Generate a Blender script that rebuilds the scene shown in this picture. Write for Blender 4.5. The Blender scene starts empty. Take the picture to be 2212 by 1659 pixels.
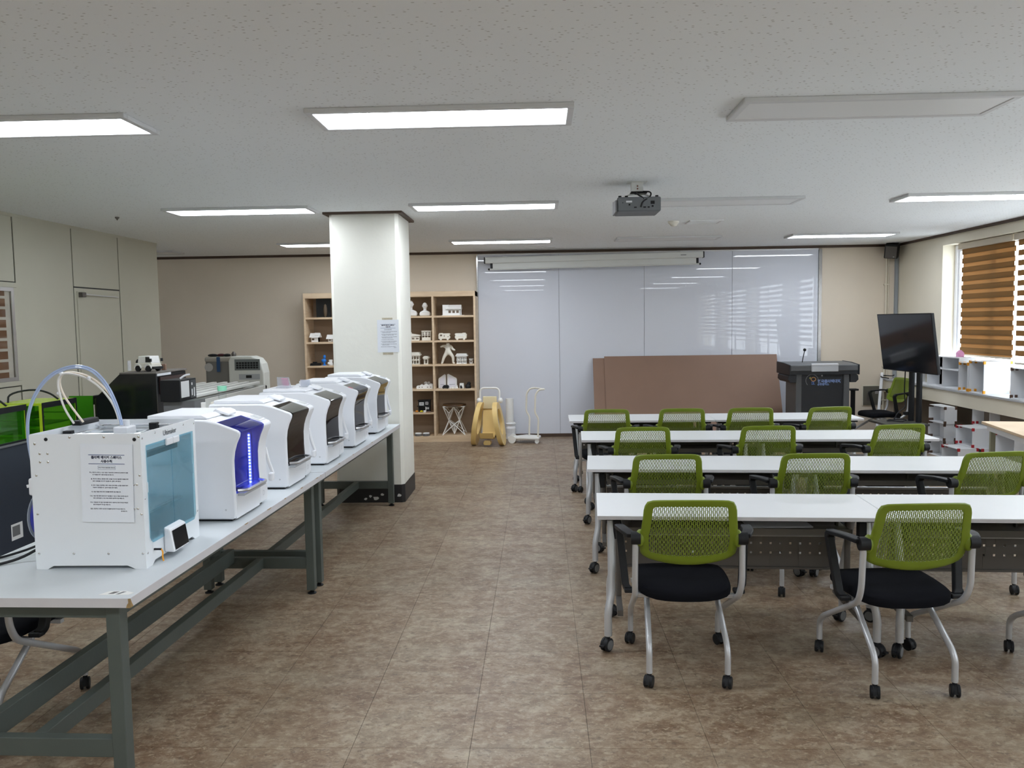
import bpy, math, random
from mathutils import Vector, Matrix
random.seed(7)
R = math.radians
SC = bpy.context.scene
COL = SC.collection
# ------------------------------------------------------------------ camera
W, HH, F = 2212.0, 1659.0, 1745.57
PITCH, YAW, ROLL, CH = 0.0755131, 0.0347518, -0.0147863, 1.72
_fw = Vector((-math.sin(YAW)*math.cos(PITCH), math.cos(YAW)*math.cos(PITCH), -math.sin(PITCH)))
_r = Vector((math.cos(YAW), math.sin(YAW), 0.0)); _u = _r.cross(_fw)
_r2 = _r*math.cos(ROLL)+_u*math.sin(ROLL); _u2 = _u*math.cos(ROLL)-_r*math.sin(ROLL)
cd = bpy.data.cameras.new('camera'); cam = bpy.data.objects.new('camera', cd); COL.objects.link(cam)
cd.sensor_width = 36.0; cd.lens = F/W*36.0; cd.clip_start = .05; cd.clip_end = 200
cam.matrix_world = Matrix(((_r2.x, _u2.x, -_fw.x, 0), (_r2.y, _u2.y, -_fw.y, 0), (_r2.z, _u2.z, -_fw.z, CH), (0, 0, 0, 1)))
SC.camera = cam
# ------------------------------------------------------------------ world and exposure
wd = bpy.data.worlds.new('daylight'); SC.world = wd; wd.use_nodes = True
bg = wd.node_tree.nodes['Background']; bg.inputs[0].default_value = (.86, .93, 1.0, 1); bg.inputs[1].default_value = 7.0
SC.view_settings.view_transform = 'Standard'; SC.view_settings.look = 'None'
SC.view_settings.gamma = 1.0; SC.view_settings.use_curve_mapping = False
SC.view_settings.exposure = 0.0
LAMP_POWER = 19.0
# ------------------------------------------------------------------ pixel helpers (a ray met with a known plane)
def ray(x, y): return _fw+_r2*((x-W/2)/F)-_u2*((y-HH/2)/F)
def Pz(x, y, z): d = ray(x, y); return Vector((0, 0, CH))+d*((z-CH)/d.z)
def Py(x, y, Y): d = ray(x, y); return Vector((0, 0, CH))+d*(Y/d.y)
def Px(x, y, X): d = ray(x, y); return Vector((0, 0, CH))+d*(X/d.x)
def proj(P):
    d = Vector(P)-Vector((0, 0, CH)); z = d.dot(_fw)
    return (W/2+F*d.dot(_r2)/z, HH/2-F*d.dot(_u2)/z, z)
# ------------------------------------------------------------------ materials
MATS = {}
def mat(name, col, rough=.5, metal=0., var=0., scale=8., bump=0., bscale=60., spec=.5, emit=None, estr=0., sub=None, coat=0.):
    if name in MATS: return MATS[name]
    m = bpy.data.materials.new(name); m.use_nodes = True; nt = m.node_tree; b = nt.nodes['Principled BSDF']
    b.inputs['Base Color'].default_value = (*col, 1); b.inputs['Roughness'].default_value = rough; b.inputs['Metallic'].default_value = metal
    b.inputs['Specular IOR Level'].default_value = spec; b.inputs['Coat Weight'].default_value = coat
    if emit: b.inputs['Emission Color'].default_value = (*emit, 1); b.inputs['Emission Strength'].default_value = estr
    g = nt.nodes.new('ShaderNodeNewGeometry')
    if var > 0:
        n = nt.nodes.new('ShaderNodeTexNoise'); n.inputs['Scale'].default_value = scale; n.inputs['Detail'].default_value = 4
        nt.links.new(g.outputs['Position'], n.inputs['Vector'])
        r = nt.nodes.new('ShaderNodeValToRGB')
        r.color_ramp.elements[0].position = .3; r.color_ramp.elements[1].position = .7
        r.color_ramp.elements[0].color = (*[c*(1-var) for c in col], 1); r.color_ramp.elements[1].color = (*[min(1, c*(1+var*.5)) for c in col], 1)
        nt.links.new(n.outputs['Fac'], r.inputs['Fac']); nt.links.new(r.outputs['Color'], b.inputs['Base Color'])
    if bump > 0:
        n2 = nt.nodes.new('ShaderNodeTexNoise'); n2.inputs['Scale'].default_value = bscale; n2.inputs['Detail'].default_value = 3
        nt.links.new(g.outputs['Position'], n2.inputs['Vector'])
        bp = nt.nodes.new('ShaderNodeBump'); bp.inputs['Strength'].default_value = bump; bp.inputs['Distance'].default_value = .01
        nt.links.new(n2.outputs['Fac'], bp.inputs['Height']); nt.links.new(bp.outputs['Normal'], b.inputs['Normal'])
    MATS[name] = m; return m
def glass(name, tint, gloss=.9, ior=1.45, rough=.03, haze=0., hcol=(.8, .8, .8)):
    if name in MATS: return MATS[name]
    m = bpy.data.materials.new(name); m.use_nodes = True; nt = m.node_tree; nt.nodes.clear()
    o = nt.nodes.new('ShaderNodeOutputMaterial'); t = nt.nodes.new('ShaderNodeBsdfTransparent'); t.inputs[0].default_value = (*tint, 1)
    g = nt.nodes.new('ShaderNodeBsdfGlossy'); g.inputs['Roughness'].default_value = rough; g.inputs['Color'].default_value = (gloss, gloss, gloss, 1)
    f = nt.nodes.new('ShaderNodeFresnel'); f.inputs['IOR'].default_value = ior
    x = nt.nodes.new('ShaderNodeMixShader'); nt.links.new(g.outputs[0], x.inputs[2])
    ge = nt.nodes.new('ShaderNodeNewGeometry'); iv = nt.nodes.new('ShaderNodeMath'); iv.operation = 'SUBTRACT'; iv.inputs[0].default_value = 1.0; nt.links.new(ge.outputs['Backfacing'], iv.inputs[1])
    mu = nt.nodes.new('ShaderNodeMath'); mu.operation = 'MULTIPLY'; nt.links.new(f.outputs[0], mu.inputs[0]); nt.links.new(iv.outputs[0], mu.inputs[1]); nt.links.new(mu.outputs[0], x.inputs[0])
    if haze > 0:
        d = nt.nodes.new('ShaderNodeBsdfDiffuse'); d.inputs[0].default_value = (*hcol, 1)
        h = nt.nodes.new('ShaderNodeMixShader'); h.inputs[0].default_value = haze
        nt.links.new(t.outputs[0], h.inputs[1]); nt.links.new(d.outputs[0], h.inputs[2]); nt.links.new(h.outputs[0], x.inputs[1])
    else: nt.links.new(t.outputs[0], x.inputs[1])
    nt.links.new(x.outputs[0], o.inputs[0]); MATS[name] = m; return m
def translucent(name, col, tcol, fac=.5):
    m = bpy.data.materials.new(name); m.use_nodes = True; nt = m.node_tree; nt.nodes.clear()
    o = nt.nodes.new('ShaderNodeOutputMaterial'); d = nt.nodes.new('ShaderNodeBsdfDiffuse'); t = nt.nodes.new('ShaderNodeBsdfTranslucent')
    g = nt.nodes.new('ShaderNodeNewGeometry'); n = nt.nodes.new('ShaderNodeTexNoise'); n.inputs['Scale'].default_value = 14
    mp = nt.nodes.new('ShaderNodeMapping'); mp.inputs['Scale'].default_value = (1, .3, 6)
    nt.links.new(g.outputs['Position'], mp.inputs[0]); nt.links.new(mp.outputs[0], n.inputs['Vector'])
    r = nt.nodes.new('ShaderNodeValToRGB'); r.color_ramp.elements[0].color = (*[c*.8 for c in col], 1); r.color_ramp.elements[1].color = (*[min(1, c*1.15) for c in col], 1)
    nt.links.new(n.outputs['Fac'], r.inputs[0]); nt.links.new(r.outputs[0], d.inputs[0])
    t.inputs[0].default_value = (*tcol, 1)
    x = nt.nodes.new('ShaderNodeMixShader'); x.inputs[0].default_value = fac
    nt.links.new(d.outputs[0], x.inputs[1]); nt.links.new(t.outputs[0], x.inputs[2]); nt.links.new(x.outputs[0], o.inputs[0]); MATS[name] = m; return m
def floor_material():
    m = bpy.data.materials.new('stone_look_vinyl'); m.use_nodes = True; nt = m.node_tree; b = nt.nodes['Principled BSDF']; L = nt.links
    g = nt.nodes.new('ShaderNodeNewGeometry')
    mp = nt.nodes.new('ShaderNodeMapping'); mp.inputs['Scale'].default_value = (1, 1.35, 1); L.new(g.outputs['Position'], mp.inputs[0])
    def noise(scale, detail, dist=0., rough=.6):
        n = nt.nodes.new('ShaderNodeTexNoise'); n.inputs['Scale'].default_value = scale; n.inputs['Detail'].default_value = detail
        n.inputs['Distortion'].default_value = dist; n.inputs['Roughness'].default_value = rough; L.new(mp.outputs[0], n.inputs['Vector']); return n
    def ramp(src, stops):
        r = nt.nodes.new('ShaderNodeValToRGB'); e = r.color_ramp.elements
        while len(e) < len(stops): e.new(.5)
        for i, (p, c) in enumerate(stops): e[i].position = p; e[i].color = (*c, 1)
        L.new(src, r.inputs[0]); return r
    def mix(a, c, fac, mode='MIX'):
        x = nt.nodes.new('ShaderNodeMix'); x.data_type = 'RGBA'; x.blend_type = mode
        if isinstance(fac, float): x.inputs[0].default_value = fac
        else: L.new(fac, x.inputs[0])
        L.new(a, x.inputs[6]); L.new(c, x.inputs[7]); return x.outputs[2]
    big = ramp(noise(2.2, 6, .25).outputs['Fac'], [(.36, (.20, .135, .095)), (.5, (.285, .22, .165)), (.64, (.36, .31, .245))])
    mid = ramp(noise(9, 10, .3, .8).outputs['Fac'], [(.40, (.12, .072, .048)), (.5, (.29, .22, .16)), (.60, (.50, .43, .34))])
    c1 = mix(big.outputs[0], mid.outputs[0], .5)
    streak = ramp(noise(30, 8, .5, .72).outputs['Fac'], [(.40, (0, 0, 0)), (.54, (0, 0, 0)), (.60, (1, 1, 1))])
    cr = nt.nodes.new('ShaderNodeRGB'); cr.outputs[0].default_value = (.50, .43, .33, 1)
    f2 = nt.nodes.new('ShaderNodeMath'); f2.operation = 'MULTIPLY'; f2.inputs[1].default_value = .55; L.new(streak.outputs[0], f2.inputs[0])
    c2 = mix(c1, cr.outputs[0], f2.outputs[0])
    dk = ramp(noise(24, 8, .4, .75).outputs['Fac'], [(.0, (1, 1, 1)), (.38, (1, 1, 1)), (.45, (0, 0, 0))])
    dc = nt.nodes.new('ShaderNodeRGB'); dc.outputs[0].default_value = (.105, .08, .062, 1)
    f3 = nt.nodes.new('ShaderNodeMath'); f3.operation = 'MULTIPLY'; f3.inputs[1].default_value = .6; L.new(dk.outputs[0], f3.inputs[0])
    c3 = mix(c2, dc.outputs[0], f3.outputs[0])
    oi = nt.nodes.new('ShaderNodeObjectInfo')
    hv = nt.nodes.new('ShaderNodeHueSaturation'); mr = nt.nodes.new('ShaderNodeMapRange'); mr.inputs[3].default_value = .90; mr.inputs[4].default_value = .96
    L.new(oi.outputs['Random'], mr.inputs[0]); hv.inputs['Saturation'].default_value = 1.22; L.new(mr.outputs[0], hv.inputs['Value']); L.new(c3, hv.inputs['Color'])
    L.new(hv.outputs[0], b.inputs['Base Color'])
    rr = nt.nodes.new('ShaderNodeMapRange'); rr.inputs[3].default_value = .30; rr.inputs[4].default_value = .52
    L.new(noise(6, 4).outputs['Fac'], rr.inputs[0]); L.new(rr.outputs[0], b.inputs['Roughness'])
    bp = nt.nodes.new('ShaderNodeBump'); bp.inputs['Strength'].default_value = .05; bp.inputs['Distance'].default_value = .004
    L.new(noise(30, 5).outputs['Fac'], bp.inputs['Height']); L.new(bp.outputs[0], b.inputs['Normal'])
    MATS['floor'] = m; return m
def ceiling_material():
    m = bpy.data.materials.new('mineral_fibre_ceiling'); m.use_nodes = True; nt = m.node_tree; b = nt.nodes['Principled BSDF']; L = nt.links
    g = nt.nodes.new('ShaderNodeNewGeometry'); mp = nt.nodes.new('ShaderNodeMapping'); mp.inputs['Scale'].default_value = (34, 64, 1); mp.inputs['Rotation'].default_value = (0, 0, .3)
    L.new(g.outputs['Position'], mp.inputs[0])
    nz = nt.nodes.new('ShaderNodeTexNoise'); nz.inputs['Scale'].default_value = .35; L.new(mp.outputs[0], nz.inputs['Vector'])
    ad = nt.nodes.new('ShaderNodeMix'); ad.data_type = 'VECTOR'; ad.inputs[0].default_value = .05
    L.new(mp.outputs[0], ad.inputs[4]); L.new(nz.outputs['Color'], ad.inputs[5])
    v = nt.nodes.new('ShaderNodeTexVoronoi'); v.inputs['Scale'].default_value = 1.0; L.new(mp.outputs[0], v.inputs['Vector'])
    r = nt.nodes.new('ShaderNodeValToRGB'); r.color_ramp.elements[0].position = .13; r.color_ramp.elements[1].position = .26
    r.color_ramp.elements[0].color = (.50, .50, .49, 1); r.color_ramp.elements[1].color = (.87, .90, .915, 1)
    L.new(v.outputs['Distance'], r.inputs[0])
    sp = nt.nodes.new('ShaderNodeSeparateColor'); L.new(v.outputs['Color'], sp.inputs[0])
    gt = nt.nodes.new('ShaderNodeMath'); gt.operation = 'GREATER_THAN'; gt.inputs[1].default_value = .5; L.new(sp.outputs[0], gt.inputs[0])
    x = nt.nodes.new('ShaderNodeMix'); x.data_type = 'RGBA'; x.inputs[6].default_value = (.87, .90, .915, 1)
    L.new(gt.outputs[0], x.inputs[0]); L.new(r.outputs[0], x.inputs[7]); L.new(x.outputs[2], b.inputs['Base Color'])
    b.inputs['Roughness'].default_value = .9
    MATS['ceiling'] = m; return m
def wood_material(name, c1, c2, scale=(3, 3, 40), rough=.5):
    m = bpy.data.materials.new(name); m.use_nodes = True; nt = m.node_tree; b = nt.nodes['Principled BSDF']; L = nt.links
    g = nt.nodes.new('ShaderNodeNewGeometry'); mp = nt.nodes.new('ShaderNodeMapping'); mp.inputs['Scale'].default_value = scale
    n = nt.nodes.new('ShaderNodeTexNoise'); n.inputs['Scale'].default_value = 1; n.inputs['Detail'].default_value = 5
    r = nt.nodes.new('ShaderNodeValToRGB'); r.color_ramp.elements[0].color = (*c1, 1); r.color_ramp.elements[1].color = (*c2, 1)
    r.color_ramp.elements[0].position = .3; r.color_ramp.elements[1].position = .7
    L.new(g.outputs['Position'], mp.inputs[0]); L.new(mp.outputs[0], n.inputs['Vector']); L.new(n.outputs['Fac'], r.inputs[0]); L.new(r.outputs[0], b.inputs['Base Color'])
    b.inputs['Roughness'].default_value = rough; MATS[name] = m; return m
M_floor = floor_material(); M_ceil = ceiling_material()
M_gap = mat('tile_joint', (.09, .075, .06), .8)
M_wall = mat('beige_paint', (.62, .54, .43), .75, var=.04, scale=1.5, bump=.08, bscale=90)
M_wallB = mat('cream_paint', (.80, .745, .615), .72, var=.04, scale=1.2, bump=.08, bscale=80)
M_pillar = mat('off_white_pillar_paint', (.87, .865, .79), .6, var=.03, scale=2.5, bump=.15, bscale=18)
M_part = mat('partition_laminate', (.50, .485, .395), .45, var=.03, scale=2)
M_seam = mat('dark_seam', (.03, .032, .03), .6)
M_darkbrown = mat('dark_brown_trim', (.075, .045, .03), .55, var=.1)
M_taupe = mat('dark_taupe', (.20, .16, .12), .7, var=.06)
M_blackbase = mat('black_skirting', (.018, .018, .02), .45, var=.3, scale=6)
M_white = mat('white_plastic', (.82, .84, .88), .35)
M_white2 = mat('white_laminate', (.83, .845, .86), .38, var=.015, scale=5)
M_lab = mat('pale_grey_laminate', (.66, .70, .725), .33, var=.03, scale=4)
M_edge = mat('grey_edge_band', (.60, .585, .60), .5, var=.04)
M_chip = mat('chipboard', (.38, .25, .11), .9, var=.25, scale=60)
M_greensteel = mat('grey_green_steel', (.085, .102, .092), .5, var=.06, scale=5, bump=.05)
M_black = mat('black_plastic', (.010, .011, .013), .5, spec=.3)
M_blackgloss = mat('black_gloss', (.010, .011, .013), .12)
M_fabric = mat('black_fabric', (.006, .0065, .009), .95, bump=.2, bscale=500, spec=.12)
M_green = mat('olive_green_plastic', (.165, .225, .012), .42, var=.04)
M_silver = mat('silver_paint', (.56, .57, .59), .34, metal=.35)
M_chrome = mat('chrome', (.75, .76, .78), .16, metal=1.)
M_alu = mat('aluminium', (.62, .63, .65), .3, metal=.9)
M_gunmetal = mat('brown_grey_metal', (.125, .115, .105), .42, metal=.3)
M_greydisc = mat('grey_disc', (.16, .165, .17), .5)
M_board = mat('whiteboard_gloss', (.70, .73, .81), .012, spec=.5, bump=.0012, bscale=1.2)
M_screenwhite = mat('screen_case', (.72, .74, .72), .45)
M_ply = wood_material('light_birch_board', (.62, .46, .30), (.74, .58, .40), (4, 4, 26))
M_plyback = wood_material('bookcase_back_board', (.36, .27, .19), (.42, .32, .23), (2, 4, 18), .65)
M_mdf = mat('brown_hardboard', (.27, .165, .115), .6, var=.05, scale=3, bump=.03, bscale=200)
M_print = mat('white_print', (.86, .86, .84), .55)
M_printw = mat('ivory_print', (.82, .79, .70), .6)
M_cream = mat('cream_plastic', (.80, .57, .22), .4, var=.05, scale=4)
M_paper = mat('paper', (.80, .84, .90), .7)
M_ink = mat('dark_ink', (.03, .035, .07), .8)
M_inkblue = mat('blue_ink', (.04, .08, .22), .8)
M_navy = mat('navy_paint', (.026, .036, .055), .5, var=.06)
M_lime = mat('lime_acrylic', (.50, .72, .03), .25)
M_blind = translucent('blind_band', (.26, .17, .08), (.34, .20, .09), .35)
M_blind2 = translucent('blind_sheer', (.36, .25, .14), (.48, .31, .16), .45)
M_lit = mat('led_diffuser', (.9, .9, .9), .5, emit=(.93, .985, 1.06), estr=LAMP_POWER)
M_unlit = mat('unlit_diffuser', (.80, .81, .81), .4)
M_lframe = mat('lamp_frame', (.66, .67, .68), .4)
M_smoke = glass('smoked_window', (.33, .325, .335))
M_blue = glass('blue_lit_window', (.33, .36, .78))  # smoked pane of the lit printer, blue glow put into the tint
M_tint = glass('blue_tinted_pane', (.72, .875, .93), haze=.13, hcol=(.42, .70, .82))
M_greenpane = glass('green_acrylic_pane', (.38, .72, .12), haze=.14, hcol=(.08, .36, .02))
M_clear = glass('clear_pane', (.975, .985, .985))
M_redclip = mat('red_clip', (.42, .02, .03), .4)
M_brownclip = mat('brown_clip', (.10, .055, .035), .5)
M_orangeclip = mat('orange_clip', (.85, .36, .02), .45)
# ------------------------------------------------------------------ mesh builder
class MB:
    def __init__(s): s.v = []; s.f = []
    def add(s, vs, fs):
        o = len(s.v); s.v += [tuple(a) for a in vs]; s.f += [tuple(i+o for i in f) for f in fs]; return s
    def box(s, x0, x1, y0, y1, z0, z1):
        if x0 > x1: x0, x1 = x1, x0
        if y0 > y1: y0, y1 = y1, y0
        if z0 > z1: z0, z1 = z1, z0
        return s.add([(x0, y0, z0), (x1, y0, z0), (x1, y1, z0), (x0, y1, z0), (x0, y0, z1), (x1, y0, z1), (x1, y1, z1), (x0, y1, z1)],
                     [(3, 2, 1, 0), (4, 5, 6, 7), (0, 1, 5, 4), (1, 2, 6, 5), (2, 3, 7, 6), (3, 0, 4, 7)])
    def obox(s, c, ax, ay, az):       # centre and three half-axis vectors
        c, ax, ay, az = map(Vector, (c, ax, ay, az))
        vs = [c+ax*i+ay*j+az*k for k in (-1, 1) for (i, j) in ((-1, -1), (1, -1), (1, 1), (-1, 1))]
        return s.add(vs, [(3, 2, 1, 0), (4, 5, 6, 7), (0, 1, 5, 4), (1, 2, 6, 5), (2, 3, 7, 6), (3, 0, 4, 7)])
    def bar(s, p0, p1, w, h, up=(0, 0, 1)):
        p0, p1 = Vector(p0), Vector(p1); d = p1-p0; L = d.length; d.normalize(); up = Vector(up)
        sx = d.cross(up)
        if sx.length < 1e-4: sx = d.cross(Vector((0, 1, 0)))
        sx.normalize(); uz = sx.cross(d)
        return s.obox((p0+p1)/2, d*(L/2), sx*(w/2), uz*(h/2))
    def prism(s, poly, a, b, axis='y'):
        n = len(poly)
        def P(p, t): return {'x': (t, p[0], p[1]), 'y': (p[0], t, p[1]), 'z': (p[0], p[1], t)}[axis]
        vs = [P(p, a) for p in poly]+[P(p, b) for p in poly]
        return s.add(vs, [tuple(range(n)), tuple(range(2*n-1, n-1, -1))]+[(i, n+i, n+(i+1) % n, (i+1) % n) for i in range(n)])
    def tube(s, pts, r, n=8, closed=False, caps=True, radii=None):
        pts = [Vector(p) for p in pts]; m = len(pts); rings = []
        t0 = (pts[1]-pts[0]).normalized(); ref = Vector((0, 0, 1)) if abs(t0.z) < .9 else Vector((1, 0, 0))
        nx = t0.cross(ref).normalized()
        for i, p in enumerate(pts):
            if closed: t = (pts[(i+1) % m]-pts[i-1]).normalized()
            else: t = (pts[min(i+1, m-1)]-pts[max(i-1, 0)]).normalized()
            nx = (nx-t*nx.dot(t)); nx.normalize(); ny = t.cross(nx)
            rr = radii[i] if radii else r
            rings.append([p+(nx*math.cos(2*math.pi*k/n)+ny*math.sin(2*math.pi*k/n))*rr for k in range(n)])
        vs = [v for q in rings for v in q]; fs = []
        for i in range(m if closed else m-1):
            j = (i+1) % m
            for k in range(n): fs.append((i*n+k, i*n+(k+1) % n, j*n+(k+1) % n, j*n+k))
        if caps and not closed: fs += [tuple(range(n-1, -1, -1)), tuple((m-1)*n+k for k in range(n))]
        return s.add(vs, fs)
    def cyl(s, p0, p1, r, n=14, r1=None): return s.tube([p0, p1], r, n, radii=[r, r if r1 is None else r1])
    def sweep(s, pts, side, w, h):     # rectangular section, side = constant width direction
        pts = [Vector(p) for p in pts]; side = Vector(side).normalized(); m = len(pts); vs = []
        for i, p in enumerate(pts):
            t = (pts[min(i+1, m-1)]-pts[max(i-1, 0)]).normalized(); n = t.cross(side).normalized()
            vs += [p+side*w/2+n*h/2, p-side*w/2+n*h/2, p-side*w/2-n*h/2, p+side*w/2-n*h/2]
        fs = [(3, 2, 1, 0), tuple((m-1)*4+k for k in range(4))]
        for i in range(m-1):
            for k in range(4): fs.append((i*4+k, i*4+(k+1) % 4, (i+1)*4+(k+1) % 4, (i+1)*4+k))
        return s.add(vs, fs)
    def lathe(s, prof, n=20, c=(0, 0, 0), axis='z'):
        m = len(prof); vs = []
        for (r, z) in prof:
            for k in range(n):
                a = 2*math.pi*k/n; q = (r*math.cos(a), r*math.sin(a), z)
                if axis == 'x': q = (q[2], q[0], q[1])
                if axis == 'y': q = (q[0], q[2], q[1])
                vs.append((q[0]+c[0], q[1]+c[1], q[2]+c[2]))
        fs = [(i*n+k, i*n+(k+1) % n, (i+1)*n+(k+1) % n, (i+1)*n+k) for i in range(m-1) for k in range(n)]
        fs += [tuple(range(n-1, -1, -1)), tuple((m-1)*n+k for k in range(n))]
        return s.add(vs, fs)
    def ball(s, c, rx, ry=None, rz=None, n=14, m=9):
        ry = rx if ry is None else ry; rz = rx if rz is None else rz; vs = []; fs = []
        for i in range(m+1):
            t = math.pi*(i+.02 if i == 0 else i-.02 if i == m else i)/m
            for k in range(n):
                a = 2*math.pi*k/n; vs.append((c[0]+rx*math.sin(t)*math.cos(a), c[1]+ry*math.sin(t)*math.sin(a), c[2]+rz*math.cos(t)))
        for i in range(m):
            for k in range(n): fs.append((i*n+k, (i+1)*n+k, (i+1)*n+(k+1) % n, i*n+(k+1) % n))
        return s.add(vs, fs)
    def build(s, name, m, parent=None, smooth=False, bevel=0., seg=2):
        me = bpy.data.meshes.new(name); me.from_pydata(s.v, [], s.f); me.validate(); me.update()
        me.materials.append(m)
        import bmesh
        b = bmesh.new(); b.from_mesh(me); bmesh.ops.recalc_face_normals(b, faces=b.faces); b.to_mesh(me); b.free()
        if smooth:
            me.polygons.foreach_set('use_smooth', [True]*len(me.polygons)); me.set_sharp_from_angle(angle=R(40))
        o = bpy.data.objects.new(name, me); COL.objects.link(o)
        if parent: o.parent = parent
        if bevel > 0:
            bv = o.modifiers.new('bevel', 'BEVEL'); bv.width = bevel; bv.segments = seg; bv.limit_method = 'ANGLE'; bv.angle_limit = R(40)
        return o
def tag(o, label, cat, group=None, kind=None):
    o['label'] = label; o['category'] = cat
    if group: o['group'] = group
    if kind: o['kind'] = kind
    return o
def thing(name, label, cat, loc=(0, 0, 0), rz=0., group=None, kind=None):
    o = bpy.data.objects.new(name, None); COL.objects.link(o); o.location = loc; o.rotation_euler = (0, 0, rz); o.empty_display_size = .1
    return tag(o, label, cat, group, kind)
def dup(root, loc, rz, label=None):
    def cp(o, par):
        c = o.copy(); COL.objects.link(c)
        if par: c.parent = par
        for ch in list(KIDS.get(o.name, [])): cp(ch, c)
        return c
    r = cp(root, None); r.location = loc; r.rotation_euler = (0, 0, rz)
    if label: r['label'] = label
    return r
KIDS = {}
def index_children():
    KIDS.clear()
    for o in COL.objects:
        if o.parent: KIDS.setdefault(o.parent.name, []).append(o)
def text(name, body, size, m, parent, loc, rot=(R(90), 0, 0), align='LEFT', bold=0.):
    cu = bpy.data.curves.new(name, 'FONT'); cu.body = body; cu.size = size; cu.align_x = align; cu.resolution_u = 2; cu.offset = bold
    o = bpy.data.objects.new(name, cu); COL.objects.link(o)
    dg = bpy.context.evaluated_depsgraph_get(); me = bpy.data.meshes.new_from_object(o.evaluated_get(dg))
    bpy.data.objects.remove(o); bpy.data.curves.remove(cu)
    me.name = name; me.materials.clear(); me.materials.append(m)
    q = bpy.data.objects.new(name, me); COL.objects.link(q); q.parent = parent; q.location = loc; q.rotation_euler = rot
    return q
def smoothp(pts, it=2, closed=False):
    pts = [Vector(p) for p in pts]
    for _ in range(it):
        q = []
        n = len(pts)
        for i in range(n if closed else n-1):
            a, b = pts[i], pts[(i+1) % n]; q += [a*.75+b*.25, a*.25+b*.75]
        if not closed: q = [pts[0]]+q+[pts[-1]]
        pts = q
    return pts
def fillet(pts, r, n=4):
    pts = [Vector(p) for p in pts]; out = [pts[0]]
    for i in range(1, len(pts)-1):
        a, b, c = pts[i-1], pts[i], pts[i+1]; d1 = (a-b); d2 = (c-b)
        k = min(r, d1.length*.45, d2.length*.45); p, q = b+d1.normalized()*k, b+d2.normalized()*k
        for j in range(n+1):
            t = j/n; out.append(p*(1-t)**2+b*2*t*(1-t)+q*t*t)
    return out+[pts[-1]]
# ------------------------------------------------------------------ the room
XR, XL, YB, ZC, YF = 5.26, -4.82, 12.13, 2.786, -3.6
TILE, TX, TY = .48485, -.30096, 3.15344
XA = -7.2           # far end of the alcove behind the partition
def struct(name, b, m, label, cat, **k): return tag(b.build(name, m, None, **k), label, cat, kind='structure')
fl = struct('floor', MB().box(XA-.1, XR+.6, YF-.1, YB+.1, -.08, -.003), M_gap, 'brown marbled vinyl tile floor of the workshop', 'floor')
tiles = []
for i in range(-15, 13):
    for j in range(-15, 20):
        x0 = TX+i*TILE; y0 = TY+j*TILE
        x1, y1 = min(x0+TILE, XR), min(y0+TILE, YB); x0, y0 = max(x0, XA), max(y0, YF)
        if x1-x0 < .02 or y1-y0 < .02: continue
        a = 0.
        cy = (y0+y1)/2; cx = (x0+x1)/2
        if cy > 2.2:
            px, py, z = proj((cx, cy, 0))
            if -120 < px < W+120 and py < HH+220: a = 1.0/z**3
        tiles.append((a, x0, x1, y0, y1))
tiles.sort(key=lambda t: -t[0])
G = .0009
tm = None; rest = MB(); cnt = 0
for (a, x0, x1, y0, y1) in tiles:
    full = abs(x1-x0-TILE) < 1e-4 and abs(y1-y0-TILE) < 1e-4
    if a > 0 and full and cnt < 300:
        if tm is None:
            h = TILE/2-G
            t = MB().box(-h, h, -h, h, -.003, 0).build('floor_tile', M_floor, fl); tm = t.data
        else:
            t = bpy.data.objects.new('floor_tile', tm); COL.objects.link(t); t.parent = fl
        t.location = ((x0+x1)/2, (y0+y1)/2, 0); cnt += 1
    else: rest.box(x0+G, x1-G, y0+G, y1-G, -.003, 0)
rs = rest.build('floor_tile_field', M_floor, fl); rs['kind'] = 'stuff'
struct('ceiling', MB().box(XA-.1, XR+.6, YF-.1, YB+.1, ZC, ZC+.1), M_ceil, 'pale grey speckled mineral fibre ceiling', 'ceiling')
struct('wall_back', MB().box(XA-.1, XR+.6, YB, YB+.15, 0, ZC), mat('warm_beige_paint', (.79, .70, .58), .75, var=.04, scale=1.2, bump=.08, bscale=80), 'beige painted wall at the far end of the room', 'wall')
struct('wall_front', MB().box(XA-.1, XR+.6, YF-.15, YF, 0, ZC), M_wallB, 'beige wall behind the viewer', 'wall')
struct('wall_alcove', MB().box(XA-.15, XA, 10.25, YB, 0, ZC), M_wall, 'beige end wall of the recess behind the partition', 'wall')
struct('trim_1', MB().box(XA, XR, YB-.03, YB, ZC-.035, ZC), M_darkbrown, 'thin dark brown moulding along the top of the far wall', 'trim')
struct('trim_2', MB().box(XR-.03, XR, YF, YB-.03, ZC-.03, ZC), M_darkbrown, 'thin dark brown moulding along the top of the window wall', 'trim')
# right wall with window openings
WY = [(9.36, 10.80), (7.0, 9.30), (3.9, 6.4), (.6, 3.3), (-2.9, -.2)]
ZS, ZT = .82, 2.64
wr = MB()
wr.box(XR, XR+.22, YF, YB, 0, ZS); wr.box(XR, XR+.22, YF, YB, ZT, ZC)
OPEN = [(7.0, 10.80), (3.9, 6.4), (.6, 3.3), (-2.9, -.2)]
yy = [YF]+[v for o in sorted(OPEN) for v in o]+[YB]
for i in range(0, len(yy), 2): wr.box(XR, XR+.22, yy[i], yy[i+1], ZS, ZT)
struct('wall_right', wr, M_wallB, 'cream wall with the window recess on the right', 'wall')
struct('trim_3', MB().box(XR-.012, XR, YF, YB, 0, .62), M_taupe, 'dark taupe lower wall under the window ledge', 'trim')  # lower wall slab, darker than the cream above
sill = struct('trim_4', MB().box(5.07, XR-.013, YF, YB-.001, .63, .80), M_wallB, 'cream boxed ledge running under the windows', 'ledge')
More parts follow.
